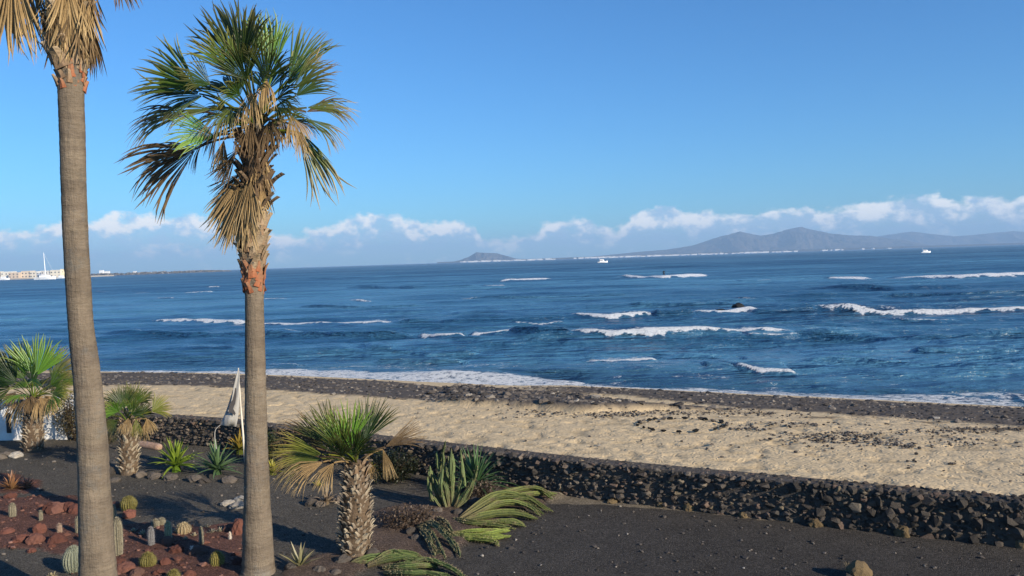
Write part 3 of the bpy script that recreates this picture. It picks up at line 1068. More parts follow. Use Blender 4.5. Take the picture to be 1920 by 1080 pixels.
def trunk(root, O, pts, mats, name='trunk', ring=.06, c1=(.208, .166, .124), c2=(.148, .116, .090), seg=20, kx=1.0):
    """tapered trunk with leaf-scar rings; pts = (world point, radius)"""
    P = [p for p, _ in pts]
    zz = [p.z for p in P]
    n_ = max(30, int((max(zz) - min(zz)) / .025))
    path = spline(P, n_)
    rz = [float(np.interp(p.z, zz, [r for _, r in pts])) for p in path]
    rad = []; cc = []
    rg = random.Random(len(P))
    for i, (p, r) in enumerate(zip(path, rz)):
        ph = p.z / ring
        e = abs((ph % 1) - .5) * 2
        rad.append(r * (1 + .010 * (e - .5) + rg.uniform(-.006, .006)))
        k = .15 * e + rg.uniform(.0, .3) + .7 * random.Random(int(ph * .55 + .4 * math.sin(ph * .37))).random()
        cc.append(tuple(a * k + b * (1 - k) for a, b in zip(c1, c2)))
    mb = MB().tube(path, rad, seg, cc)
    v2_ = []
    for i, p in enumerate(mb.v):
        c_ = path[min(i // seg, n_ - 1)]
        th = 2 * math.pi * (i % seg) / seg
        bx_ = 6.0 + 1.6 * math.cos(th); by_ = 1.6 * math.sin(th)
        q = 1 + .055 * (float(vn(bx_ * 1.3 + p[2] * 1.7, by_ * 1.3 + p[2] * 2.9, 3)) - .5) + .045 * (float(vn(bx_ * 5 + p[2] * 3, by_ * 3 + p[2] * 19, 9)) - .5)
        v2_.append((c_.x + (p[0] - c_.x) * q, c_.y + (p[1] - c_.y) * q, p[2]))
    mb.v = v2_
    return mb.build(name, mats, root, O, smooth=True)


# leaf base stub (shared)
def boot_mesh(name, length, width, c0, c1, m_, curl=.35):
    v = []; f = []; c = []
    k = 6
    for i in range(k):
        t = i / (k - 1)
        wd = width * (1 - .55 * t) * .5
        out = curl * length * t * t + .012
        z = length * t
        th = .018 * (1 - .4 * t)
        v += [(-wd, out * .8, z), (0, out + th, z), (wd, out * .8, z), (0, out - th * .6, z)]
        cc = [a * (1 - t) + b * t for a, b in zip(c0, c1)]
        c += [cc, [x * 1.15 for x in cc], cc, [x * .5 for x in cc]]
    for i in range(k - 1):
        q = i * 4
        for a in range(4):
            b = (a + 1) % 4
            f.append((q + a, q + b, q + 4 + b, q + 4 + a))
    f.append((3, 2, 1, 0)); f.append((4 * k - 4, 4 * k - 3, 4 * k - 2, 4 * k - 1))
    me = bpy.data.meshes.new(name)
    me.from_pydata(v, [], f)
    me.materials.append(m_)
    setcol(me, c)
    return me


BOOT = [boot_mesh('leaf_base', .17, .15, (.30, .21, .13), (.40, .31, .21), MAT['husk']),
        boot_mesh('leaf_base', .20, .13, (.25, .15, .085), (.34, .25, .16), MAT['husk'], .25),
        boot_mesh('leaf_base', .15, .14, (.20, .13, .08), (.36, .27, .17), MAT['husk'], .5)]
BOOT_RED = [boot_mesh('leaf_base', .17, .13, (.30, .10, .045), (.33, .17, .095), MAT['husk'], .2)]
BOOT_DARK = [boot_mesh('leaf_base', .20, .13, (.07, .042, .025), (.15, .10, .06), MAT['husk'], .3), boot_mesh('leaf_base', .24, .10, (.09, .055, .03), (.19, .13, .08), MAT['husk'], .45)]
BOOT_PALE = [boot_mesh('leaf_base', .14, .12, (.22, .165, .11), (.48, .41, .30), MAT['husk'], .55),
             boot_mesh('leaf_base', .12, .11, (.22, .16, .11), (.40, .33, .24), MAT['husk'], .95),
             boot_mesh('leaf_base', .13, .10, (.17, .12, .08), (.43, .36, .27), MAT['husk'], .6)]


def boots(root, O, pts, z0, z1, count, kinds, rg, tilt=.1, scale=1.0, flip=False):
    zz = [p.z for p, _ in pts]
    for i in range(count):
        t = (i + rg.uniform(-.3, .3)) / count
        z = z0 + (z1 - z0) * t
        th = i * 2.39996 + rg.uniform(-.25, .25)
        cx_ = float(np.interp(z, zz, [p.x for p, _ in pts])); cy_ = float(np.interp(z, zz, [p.y for p, _ in pts]))
        r = float(np.interp(z, zz, [q for _, q in pts])) * .93
        o = bpy.data.objects.new('leaf_base', kinds[rg.randrange(len(kinds))])
        o.parent = root
        dx, dy = math.cos(th), math.sin(th)
        o.location = (cx_ + dx * r - O.x, cy_ + dy * r - O.y, z - O.z)
        o.rotation_euler = (-tilt * rg.uniform(.4, 1.8) + (math.pi if flip else 0), rg.uniform(-.45, .45), math.atan2(dy, dx) - math.pi / 2 + rg.uniform(-.4, .4))
        s = scale * rg.uniform(.6, 1.4)
        o.scale = (s, s, s)
        col.objects.link(o)


# --- the tall palm in the middle of the left half
Yc = 12.45
rg = random.Random(5)
O = Vector(PZ(484, 1090, 0)); O.y = Yc; O.x = PD(484, 1090, Yc).x; O.z = -.03
palm = empty('fan_palm', O, 'tall fan palm with its whole green crown in view against the sky', 'palm tree', 'tall fan palms')
m2p = Yc / F
tp = [(O.copy(), 34 * m2p), (PD(484, 1060, Yc), 30 * m2p), (PD(482, 950, Yc), 25 * m2p), (PD(480, 800, Yc), 20.5 * m2p), (PD(478, 650, Yc), 18 * m2p),
      (PD(477, 560, Yc), 17 * m2p), (PD(476, 520, Yc), 19 * m2p), (PD(474, 430, Yc), 20 * m2p), (PD(476, 330, Yc), 19 * m2p), (PD(482, 240, Yc), 14 * m2p), (PD(484, 205, Yc), 6 * m2p)]
trunk(palm, O, tp, MAT['bark'])
zt = lambda py: PD(478, py, Yc).z
boots(palm, O, tp, zt(552), zt(505), 34, BOOT_RED, rg, .02, .9)
boots(palm, O, tp, zt(515), zt(400), 75, BOOT, rg, .10, 1.0)
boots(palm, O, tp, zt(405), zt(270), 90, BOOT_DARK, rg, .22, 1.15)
heart = PD(482, 228, Yc)
FR = [  # hub px, py, dY | tip px, py, dY | state, spread, droop
    (452, 128, -.2, 408, -14, -.4, 'd', 52, .15), (462, 122, .1, 440, -2, .1, 'd', 40, .12), (440, 138, -.3, 372, 48, -.5, 'g', 38, .2), (470, 130, -.1, 466, 28, -.2, 'd', 36, .15),
    (505, 122, .1, 496, 14, .1, 'b', 26, .08), (516, 124, .2, 522, 30, .3, 'b', 24, .1), (542, 150, .0, 606, 38, .1, 'g', 28, .2), (548, 168, -.2, 626, 92, -.3, 't', 26, .35), (540, 160, .3, 590, 80, .5, 'g', 26, .3),
    (575, 202, .0, 676, 190, .1, 't', 20, .75), (574, 210, .3, 655, 182, .5, 'k', 18, .8), (570, 222, -.2, 656, 258, -.3, 't', 18, .75), (560, 256, -.1, 634, 376, -.1, 't', 20, .35), (566, 250, .1, 620, 330, .2, 'g', 16, .45),
    (372, 168, .0, 256, 100, .1, 'g', 34, .25), (374, 176, .2, 262, 140, .3, 'd', 30, .35), (380, 180, -.2, 280, 200, -.3, 'd', 32, .5), (350, 214, .0, 222, 236, .1, 't', 18, .6), (352, 208, .3, 240, 210, .5, 'k', 16, .6),
    (402, 256, -.4, 305, 234, -.7, 'b', 46, .35), (366, 280, .0, 230, 350, .1, 'k', 36, .35), (372, 276, .2, 250, 300, .4, 'k', 28, .45), (395, 160, -.4, 330, 110, -.8, 'd', 46, .4),
    (450, 180, -.5, 420, 140, -1.0, 'g', 50, .5), (520, 185, -.4, 560, 150, -.9, 'd', 46, .5), (480, 175, -.6, 500, 120, -1.2, 'd', 50, .5), (500, 170, .5, 520, 100, 1.0, 'd', 50, .3), (440, 180, .5, 400, 120, 1.0, 'd', 50, .3),
    (432, 205, -.5, 388, 250, -1.0, 't', 40, .8), (410, 240, .1, 380, 298, .2, 'n', 30, .7), (398, 236, -.2, 350, 270, -.3, 'n', 26, .8), (500, 150, -.6, 496, 200, -1.0, 'n', 22, .7), (470, 170, -.6, 462, 235, -1.0, 'n', 26, .8),
    (545, 215, -.2, 560, 275, -.3, 'n', 26, .8), (552, 222, .2, 595, 262, .3, 'n', 24, .8), (525, 210, .1, 535, 285, .1, 'n', 26, .8), (505, 225, -.4, 512, 290, -.7, 'k', 28, .8), (470, 230, -.4, 455, 292, -.7, 'k', 28, .8),
    (555, 180, .4, 622, 128, .7, 'd', 28, .4), (430, 215, .4, 360, 200, .8, 'd', 34, .5), (540, 225, .5, 600, 215, 1.0, 'd', 30, .6),
    (462, 150, -.3, 420, 70, -.7, 'd', 50, .25), (500, 150, -.3, 510, 70, -.6, 'd', 46, .25), 
    (455, 205, -.3, 405, 225, -.6, 'd', 44, .7), (515, 200, -.3, 560, 205, -.6, 'd', 40, .7),
    (395, 205, -.1, 300, 205, -.2, 't', 28, .6), (420, 262, 0, 408, 330, 0, 'n', 20, .5), (555, 238, -.2, 575, 300, -.3, 'n', 18, .6), (380, 262, .2, 350, 320, .3, 'k', 22, .6)]
for hx, hy, hd, tx, ty, td, stt, spd, dr in FR:
    H = PD(hx, hy, Yc + hd); T = PD(tx, ty, Yc + td)
    Nn = Vector((rg.uniform(-.5, .5), -1, rg.uniform(.1, .8)))
    C = heart + Vector((rg.uniform(-.06, .06), rg.uniform(-.06, .06), rg.uniform(-.25, .15)))
    frond(C, H, T, Nn, stt, spd * 1.02, int(spd * .56) + 6, dr * 1.3, rg, fray=1.6).build('frond', MAT['husk'] if stt in 'nk' else MAT['leaf'], palm, O)
for i in range(30):   # dead skirt
    th = rg.uniform(0, 2 * math.pi)
    u = rg.random()
    pyh = 262 + 90 * u
    base = PD(478, pyh, Yc)
    rr = rg.uniform(.08, .16)
    H = base + Vector((math.cos(th) * rr, math.sin(th) * rr, 0))
    out = rg.uniform(.0, .10)
    T = H + Vector((math.cos(th) * out, math.sin(th) * out, -rg.uniform(.35, .62)))
    frond(base + Vector((math.cos(th) * .08, math.sin(th) * .08, .12)), H, T, (math.cos(th), math.sin(th), .2), 'k' if rg.random() < .75 else 'n', 22, 11, .2, rg, pet=.012).build('dead_frond', MAT['husk'], palm, O)
for hx, hy, tx, ty, dd in [(450, 330, 400, 432, -.1), (452, 340, 392, 410, .0), (455, 345, 415, 470, -.15), (458, 350, 438, 478, -.2), (450, 325, 395, 375, .1), (446, 280, 398, 335, .0), (442, 290, 402, 350, -.15),
                           (462, 345, 452, 455, -.25), (455, 335, 405, 455, .1), (470, 340, 470, 430, -.28)]:
    H = PD(hx, hy, Yc + dd); T = PD(tx, ty, Yc + dd * 1.6)
    frond(PD(474, hy - 15, Yc), H, T, (-.3, -1, .3), 'n' if ty > 380 else 'k', 24, 16, .15, rg, pet=.012).build('dead_frond', MAT['husk'], palm, O)

# --- the tall palm at the left edge, crown above the frame
Yl = 10.8
rg = random.Random(8)
O = Vector((PD(189, 1080, Yl).x + .02, Yl, -.03))
palm = empty('fan_palm', O, 'tall bare fan palm trunk at the left edge, only its dead skirt in view', 'palm tree', 'tall fan palms')
m2p = Yl / F
tp = [(O.copy(), 38 * m2p), (PD(184, 1080, Yl), 33 * m2p), (PD(178, 940, Yl), 29.5 * m2p), (PD(173, 820, Yl), 26.5 * m2p), (PD(162, 700, Yl), 24 * m2p), (PD(151, 600, Yl), 22 * m2p),
      (PD(142, 450, Yl), 22 * m2p), (PD(137, 300, Yl), 22 * m2p), (PD(133, 170, Yl), 22.5 * m2p), (PD(131, 90, Yl), 26 * m2p), (PD(130, 0, Yl), 24 * m2p), (PD(130, -110, Yl), 16 * m2p), (PD(130, -160, Yl), 6 * m2p)]
trunk(palm, O, tp, MAT['bark'])
zt = lambda py: PD(133, py, Yl).z
boots(palm, O, tp, zt(172), zt(120), 40, BOOT_RED + BOOT[1:2], rg, .0, .72)
boots(palm, O, tp, zt(135), zt(-60), 80, BOOT, rg, .12, 1.15)
heart = PD(130, -140, Yl)
for i in range(58):
    th = rg.uniform(0, 2 * math.pi)
    base = PD(131, rg.uniform(-75, 40), Yl)
    rr = rg.uniform(.16, .27)
    H = base + Vector((math.cos(th) * rr, math.sin(th) * rr, 0))
    out = rg.uniform(-.02, .12)
    T = H + Vector((math.cos(th) * out, math.sin(th) * out, -rg.uniform(.45, .75)))
    frond(base + Vector((math.cos(th) * .1, math.sin(th) * .1, .15)), H, T, (math.cos(th), math.sin(th), .2), 'n' if rg.random() < .65 else 'k', 22, 12, .15, rg, pet=.012).build('dead_frond', MAT['husk'], palm, O)
for hx, hy, hd, tx, ty, td, stt, spd, dr in [(22, -70, -.1, 8, 120, -.1, 'n', 30, .2), (35, -65, .1, 40, 95, .1, 'n', 30, .2), (8, -80, 0, -25, 110, 0, 'n', 30, .2), (55, -60, .2, 62, 50, .2, 'n', 26, .2),
                                             (215, -55, 0, 262, 12, .1, 'k', 40, .3)]:
    frond(heart, PD(hx, hy, Yl + hd), PD(tx, ty, Yl + td), (0, -1, .2), stt, spd, 24, dr, rg).build('dead_frond', MAT['husk'], palm, O)
for i in range(30):
    th = i * 2.4; e = R(rg.uniform(-10, 75))
    dv = Vector((math.cos(th) * math.cos(e), math.sin(th) * math.cos(e), math.sin(e)))
    H = heart + dv * .65 + Vector((0, 0, .45)); T = H + dv * .8 + Vector((0, 0, .15))
    frond(heart, H, T, Vector((0, 0, 1)) - dv * .5, rg.choice('ggdt'), 75, 30, .5, rg).build('frond', MAT['leaf'], palm, O)


# --- squat palms with stubby trunks
def squat(pxb, pyb, pytop, wpx, fr, label, seed, nboot, extra=6, lean=0, stubs=BOOT_PALE, group='young squat fan palms'):
    rg = random.Random(seed)
    O = on_ground(pxb, pyb, -.03)
    Y = O.y
    root = empty('fan_palm', O, label, 'palm tree', group)
    k = Y / F
    top = PD(pxb + lean, pytop, Y)
    r = wpx * .5 * k
    tp = [(O.copy(), r * .95), (O.lerp(top, .35), r * 1.0), (O.lerp(top, .75), r * .86), (top, r * .55)]
    trunk(root, O, tp, MAT['bark'], c1=(.15, .105, .07), c2=(.08, .055, .036), seg=12)
    boots(root, O, tp, O.z + .05, top.z - .12, min(int(nboot * 2.2), 270), stubs, rg, .05, .66)
    boots(root, O, tp, top.z - .22, top.z - .02, 16, BOOT, rg, .2, .7)
    for hx, hy, hd, tx, ty, td, stt, spd, dr in fr:
        H = PD(hx, hy, Y + hd); T = PD(tx, ty, Y + td)
        Nn = Vector((rg.uniform(-.4, .4), -1, rg.uniform(.2, .8)))
        mt = MAT['husk'] if stt in 'nk' else MAT['leaf']
        frond(top + Vector((rg.uniform(-.05, .05), rg.uniform(-.05, .05), -.08)), H, T, Nn, stt, spd, 32, dr, rg, pet=.013).build('frond', mt, root, O)
    for i in range(extra):
        th = i * 2.4 + seed; e = R(rg.uniform(5, 60))
        dv = Vector((math.cos(th) * math.cos(e), abs(math.sin(th)) * math.cos(e), math.sin(e)))
        H = top + dv * .4; T = H + dv * .5
        frond(top, H, T, Vector((0, -.4, 1)), rg.choice('gdt'), 70, 26, .6, rg, pet=.013).build('frond', MAT['leaf'], root, O)
    return root


squat(667, 1040, 862, 56, [
    (655, 842, -.1, 640, 750, -.2, 'b', 40, .08), (642, 846, -.3, 612, 768, -.5, 'g', 36, .12), (684, 826, .1, 716, 740, .2, 'd', 36, .08), (628, 836, 0, 574, 758, .0, 'd', 34, .12), (672, 835, .2, 690, 760, .3, 'g', 30, .1),
    (662, 855, -.4, 672, 800, -.8, 'd', 50, .2), (640, 856, -.4, 622, 812, -.8, 'd', 46, .2), (612, 846, .1, 520, 782, .2, 'k', 24, .3), (604, 852, -.1, 505, 832, -.2, 'y', 24, .3), (602, 860, -.2, 500, 870, -.3, 't', 26, .7),
    (606, 866, -.3, 525, 900, -.5, 'n', 28, .9), (600, 858, .2, 498, 846, .4, 'k', 24, .6), (722, 838, 0, 795, 800, .1, 'k', 22, .2), (718, 842, .1, 735, 900, .1, 'n', 16, .5),
    (626, 868, -.4, 590, 912, -.8, 'n', 30, .9), (690, 862, .2, 706, 900, .3, 'n', 20, .8)],
    'squat young fan palm with stubby scaly trunk in the middle of the garden bed', 31, 120, 0)
squat(62, 846, 745, 36, [
    (68, 705, -.1, 72, 622, -.1, 'b', 55, .1), (45, 710, 0, 8, 640, 0, 'g', 55, .2), (30, 718, -.1, -40, 660, -.2, 'd', 58, .2), (95, 706, .1, 138, 652, .2, 't', 58, .2), (60, 715, -.4, 58, 668, -.9, 'b', 75, .2),
    (95, 722, -.1, 132, 692, -.2, 'g', 50, .3), (40, 740, -.5, 12, 752, -1., 'b', 70, .4), (98, 740, -.4, 122, 752, -.8, 'g', 70, .4), (20, 728, .2, -40, 735, .3, 't', 55, .5), (115, 720, .1, 150, 700, .2, 'g', 40, .3),
    (105, 732, 0, 138, 732, 0, 'y', 50, .4), (45, 740, .1, 0, 790, .1, 'n', 50, .8), (85, 742, .1, 105, 775, 0, 'n', 50, .8), (60, 742, -.3, 55, 780, -.5, 'k', 60, .8), (75, 745, -.3, 92, 785, -.5, 'n', 50, .8), (30, 735, -.2, 5, 770, -.3, 'k', 50, .8)],
    'bushy squat fan palm in front of the white wall at the left edge', 37, 90, 6)
squat(241, 888, 786, 34, [
    (232, 765, -.1, 228, 716, -.1, 'd', 50, .1), (245, 762, 0, 262, 715, 0, 'g', 50, .1), (222, 772, -.3, 200, 752, -.7, 'b', 72, .2), (285, 772, 0, 322, 745, .1, 'y', 55, .35), (262, 778, .1, 282, 748, .2, 'd', 60, .3),
    (248, 778, -.2, 262, 748, -.4, 'g', 60, .2), (215, 780, .1, 182, 745, .1, 't', 50, .3), (275, 785, 0, 285, 815, 0, 'n', 40, .8), (220, 788, 0, 192, 815, 0, 't', 50, .7), (255, 785, -.2, 258, 820, -.3, 'y', 30, .5),
    (205, 790, .2, 190, 800, .3, 'k', 55, .7), (240, 785, -.3, 232, 815, -.5, 'n', 45, .8), (262, 790, .2, 270, 830, .3, 'n', 45, .8)],
    'squat fan palm with yellowing leaves beside the tall left trunk', 41, 70, 4)


# --- rosettes
def rosette(name, pxb, pyb, rpx, count, c0, c1, wpx, label, cat, seed, erect=(25, 80), stem=.08, curl=.3, grp=None, depthscale=1.0):
    rg = random.Random(seed)
    O = on_ground(pxb, pyb, -.02)
    k = O.y / F
    root = empty(name, O, label, cat, grp)
    if stem > .02:
        MB().tube([O + Vector((0, 0, -.02)), O + Vector((0, 0, stem)), O + Vector((0, 0, stem + .05))], [wpx * k * 1.3, wpx * k * 1.1, wpx * k * .7], 8, tuple(x * .6 for x in c0)).build('stem', MAT['bark'], root, O)
    C = O + Vector((0, 0, stem))
    for i in range(count):
        th = i * 2.39996 + rg.uniform(-.2, .2)
        t = i / count
        e = R(erect[0] + (erect[1] - erect[0]) * t + rg.uniform(-8, 8))
        ln = rpx * k * rg.uniform(.8, 1.1)
        dv = Vector((math.cos(th) * math.cos(e), math.sin(th) * math.cos(e), math.sin(e)))
        sd = Vector((-math.sin(th), math.cos(th), 0))
        up = sd.cross(dv) * -1
        if up.z < 0: up = -up
        V = []; Fq = []; Cc = []
        kk = rg.uniform(.75, 1.25)
        S = (0, .25, .5, .75, 1)
        for j, s in enumerate(S):
            p = C + dv * ln * s - Vector((0, 0, 1)) * curl * ln * s * s * math.cos(e)
            wd = wpx * k * (1.0, 1.15, .95, .55, .03)[j] * .5
            cc = tuple((a * (1 - s) + b * s) * kk for a, b in zip(c0, c1))
            V += [p - sd * wd + up * wd * .35, p - up * wd * .15, p + sd * wd + up * wd * .35]
            Cc += [cc] * 3
        for j in range(4):
            q = j * 3
            Fq += [(q, q + 1, q + 4, q + 3), (q + 1, q + 2, q + 5, q + 4)]
        MB().add(V, Fq, Cc).build('leaf', MAT['leaf'], root, O)
    return root


rosette('rosette_plant', 331, 884, 62, 42, (.12, .20, .02), (.26, .33, .04), 7, 'bright yellow-green rosette plant beside the terracotta log', 'plant', 3, (15, 85), .14, .35)
rosette('rosette_plant', 408, 890, 58, 44, (.07, .13, .05), (.15, .23, .10), 6, 'grey-green spiky rosette plant below the beach banner', 'plant', 4, (10, 85), .12, .25)
rosette('succulent', 450, 850, 42, 34, (.10, .12, .02), (.38, .24, .04), 6, 'yellow and orange tipped succulent behind the banner pole', 'plant', 5, (20, 85), .10, .3)
rosette('aloe', 562, 1066, 52, 13, (.13, .13, .05), (.36, .31, .17), 6, 'small pale aloe with few thin leaves right of the tall palm', 'plant', 6, (25, 80), .03, .2)
rosette('aloe', 22, 918, 36, 30, (.20, .12, .05), (.42, .20, .10), 6, 'orange-tipped aloe clump at the left edge', 'plant', 7, (20, 80), .03, .2, 'orange aloes')
rosette('aloe', 52, 915, 26, 22, (.22, .11, .06), (.40, .17, .11), 5, 'smaller reddish aloe clump right of the orange one', 'plant', 8, (20, 80), .03, .2, 'orange aloes')
rosette('dry_aloe', 612, 945, 42, 22, (.22, .16, .10), (.34, .26, .18), 5, 'withered brown aloe left of the squat palm trunk', 'plant', 9, (20, 85), .05, .5)
rosette('agave', 308, 868, 22, 16, (.10, .11, .11), (.17, .18, .17), 4, 'small grey agave in front of the terracotta log', 'plant', 10, (20, 80), .02, .1)
rosette('cycad', 893, 925, 92, 70, (.035, .085, .03), (.085, .15, .06), 5.5, 'dense dark green spiky bush against the rubble wall', 'bush', 11, (-5, 85), .16, .45)
rosette('succulent', 700, 886, 20, 16, (.18, .19, .02), (.45, .38, .03), 7, 'yellow rosette at the wall foot right of the squat palm', 'plant', 12, (20, 85), .02, .2, 'yellow rosettes at the wall foot')
rosette('succulent', 742, 884, 16, 14, (.18, .19, .02), (.42, .36, .03), 6, 'smaller yellow rosette at the wall foot nearer the columnar cacti', 'plant', 13, (20, 85), .02, .2, 'yellow rosettes at the wall foot')
rosette('succulent', 596, 912, 16, 14, (.20, .19, .03), (.46, .40, .06), 5, 'pale yellow rosette under the squat palm leaves', 'plant', 14, (20, 85), .02, .2)
rosette('succulent', 512, 890, 30, 20, (.16, .17, .02), (.38, .34, .04), 6, 'yellow-green rosette just right of the tall palm trunk', 'plant', 15, (20, 85), .05, .2)


# --- dry shrub by the white wall
def shrub(name, px, py, wpx, hpx, nleaf, c0, c1, label, seed, lsz=.06):
    rg = random.Random(seed)
    O = on_ground(px, py, -.02)
    k = O.y / F
    root = empty(name, O, label, 'bush')
    W_, H_ = wpx * k * .5, hpx * k
    mb = MB()
    for i in range(12):
        th = rg.uniform(0, 6.28)
        e = O + Vector((math.cos(th) * W_ * rg.uniform(.3, .9), math.sin(th) * W_ * .7, H_ * rg.uniform(.5, .95)))
        mb.tube(bez(O, O.lerp(e, .5) + Vector((0, 0, .1)), e, 5), [.018, .014, .011, .008, .004], 5, (.09, .065, .045))
    mb.build('branches', MAT['bark'], root, O)
    V = []; Fq = []; Cc = []
    for i in range(nleaf):
        a = Vector((rg.gauss(0, 1), rg.gauss(0, 1), rg.gauss(0, 1))).normalized() * rg.random() ** .4
        p = O + Vector((a.x * W_, a.y * W_ * .8, H_ * .52 + a.z * H_ * .48))
        if rg.random() < .35 and float(vn(p.x * 5, p.z * 5, seed)) < .45: continue
        q = Vector((rg.gauss(0, 1), rg.gauss(0, 1), rg.gauss(0, .7))).normalized()
        s = q.cross(Vector((rg.random(), rg.random(), 1))).normalized()
        l = lsz * rg.uniform(.6, 1.4)
        b = len(V)
        V += [p, p + q * l * .5 + s * l * .22, p + q * l, p + q * l * .5 - s * l * .22]
        Fq.append((b, b + 1, b + 2, b + 3))
        t = rg.random()
        Cc += [tuple(x * (1 - t) + y * t for x, y in zip(c0, c1))] * 4
    MB().add(V, Fq, Cc).build('foliage', MAT['leaf'], root, O)


shrub('shrub', 140, 826, 80, 100, 5200, (.05, .05, .02), (.17, .13, .07), 'dry brownish shrub between the white wall and the left trunk', 51)
shrub('shrub', 205, 832, 60, 70, 3000, (.04, .05, .02), (.13, .12, .06), 'dull green shrub just right of the left trunk', 52)
shrub('shrub', 505, 872, 60, 70, 2600, (.03, .045, .015), (.10, .11, .04), 'low dark shrub behind the right side of the tall palm trunk', 53)
shrub('shrub', 735, 905, 110, 62, 4200, (.015, .022, .010), (.05, .055, .025), 'dark leafy mass standing in for the shadow at the wall foot right of the squat palm', 54)  # added dark foliage, stands in for the shadow left of the cactus cluster
shrub('dry_shrub', 765, 985, 120, 40, 2600, (.09, .06, .04), (.20, .14, .095), 'low dry brown tangle right of the squat palm trunk', 55, .05)
shrub('dry_shrub', 905, 935, 70, 36, 1500, (.10, .08, .06), (.24, .18, .13), 'small dry brown tangle below the dark spiky bush', 56, .05)

# ------------------------------------------------------------------ cacti
CG = (.045, .065, .018); CR = (.15, .165, .045)


def spines(mb, path, rad, count, length, c, rg, wd=.004):
    V = []; Fq = []
    k = len(path)
    for i in range(count):
        t = rg.uniform(0, k - 1.001); j = int(t); u = t - j
        p = Vector(path[j]).lerp(Vector(path[j + 1]), u)
        r = rad[j] * (1 - u) + rad[j + 1] * u
        ax = (Vector(path[j + 1]) - Vector(path[j])).normalized()
        a = Vector((rg.gauss(0, 1), rg.gauss(0, 1), rg.gauss(0, 1)))
        a = (a - ax * a.dot(ax)).normalized()
        slope = (rad[j] - rad[j + 1]) / max((Vector(path[j + 1]) - Vector(path[j])).length, 1e-4)
        nrm = (a + ax * slope).normalized()
        q = p + a * r * .93
        d = (nrm + Vector((rg.gauss(0, .4), rg.gauss(0, .4), rg.gauss(0, .4)))).normalized()
        sd = d.cross(ax + Vector((.01, .02, 0))).normalized() * wd
        b = len(V)
        V += [q - sd, q + sd, q + d * length * rg.uniform(.6, 1.3)]
        Fq.append((b, b + 1, b + 2))
    mb.add(V, Fq, c)
    return mb


def catmull_ground(L, lift):
    out = []
    for i, (a, b, h) in enumerate(L):
        out.append(on_ground(a, b, h * lift))
    return out


def arms(name, rootpx, LL, rpx, label, cat, seed, ribs=4, ca=CG, cr=CR, grp=None, dup=True):
    rg = random.Random(seed)
    O = on_ground(*rootpx, -.02)
    root = empty(name, O, label, cat, grp)
    if dup:
        LL = LL + [[(a + (rg.uniform(-9, 9) if j else 0), b + (rg.uniform(-6, 6) if j else 0), h * rg.uniform(.6, 1.3)) for j, (a, b, h) in enumerate(L)] for L in LL]
    for L in LL:
        path = spline([on_ground(a, b, h) for a, b, h in L], 14)
        path = [p + Vector((rg.uniform(-.008, .008), rg.uniform(-.008, .008), rg.uniform(-.006, .006))) for p in path]
        k = O.y / F
        r = rpx * k * rg.uniform(.85, 1.15)
        rad = [r * .8] + [r] * 10 + [r * .92, r * .7, r * .25]
        kk = rg.uniform(.6, 1.3)
        dryc = (.17, .12, .07)
        g_ = [max(0, 1 - j / 4.5) * rg.uniform(.5, 1) + (rg.random() < .08) * .5 for j in range(14)]
        la = [tuple((x * kk) * (1 - q) + d_ * .5 * q for x, d_ in zip(ca, dryc)) for q in g_]
        lr = [tuple((x * kk) * (1 - q) + d_ * q for x, d_ in zip(cr, dryc)) for q in g_]
        spines(MB().tube(path, rad, 0, la, ribs, .5, 0, lr), path, rad, 130, .028, (.26, .22, .12), rg).build('arm', MAT['cactus'], root, O, smooth=False)
    return root


arms('sprawling_cactus', (862, 972), [
    [(862, 975, .02), (930, 958, .16), (990, 943, .18), (1044, 934, .08)], [(862, 975, .02), (930, 950, .22), (1000, 940, .26), (1042, 942, .10)],
    [(866, 978, .02), (930, 964, .16), (985, 958, .14), (1020, 968, .05)], [(870, 980, .02), (930, 962, .12), (990, 955, .20), (1028, 962, .05)],
    [(860, 982, .02), (910, 978, .10), (960, 974, .12), (1008, 976, .05)], [(868, 984, .02), (915, 984, .06), (955, 986, .08), (986, 988, .04)],
    [(850, 975, .02), (885, 984, .06), (925, 990, .07), (960, 992, .04)], [(862, 972, .02), (925, 955, .28), (985, 950, .20), (1022, 958, .06)]],
    4.4, 'big clump of green cactus arms sprawling right toward the wall', 'cactus', 61)
arms('sprawling_cactus', (842, 1002), [
    [(842, 1002, .02), (880, 1004, .08), (920, 1003, .10), (956, 1000, .06)], [(842, 1004, .02), (880, 1010, .06), (920, 1011, .08), (957, 1010, .05)],
    [(846, 1006, .02), (880, 1014, .05), (910, 1018, .06), (936, 1020, .04)]],
    4.0, 'bright yellow-green cactus arms lying flat below the big sprawling clump', 'cactus', 62, ca=(.07, .10, .02), cr=(.21, .25, .05))
arms('sprawling_cactus', (786, 990), [
    [(784, 990, .05), (805, 1006, .14), (822, 1030, .10), (835, 1050, .03)], [(788, 990, .05), (815, 1006, .18), (845, 1028, .12), (860, 1042, .03)],
    [(786, 994, .05), (796, 1014, .10), (812, 1034, .08), (822, 1044, .02)], [(822, 975, .05), (838, 992, .12), (850, 1004, .06), (862, 1010, .02)]],
    3.8, 'drooping grey-green cactus arms left of the yellow-green ones', 'cactus', 63, ca=(.025, .04, .016), cr=(.12, .14, .06))
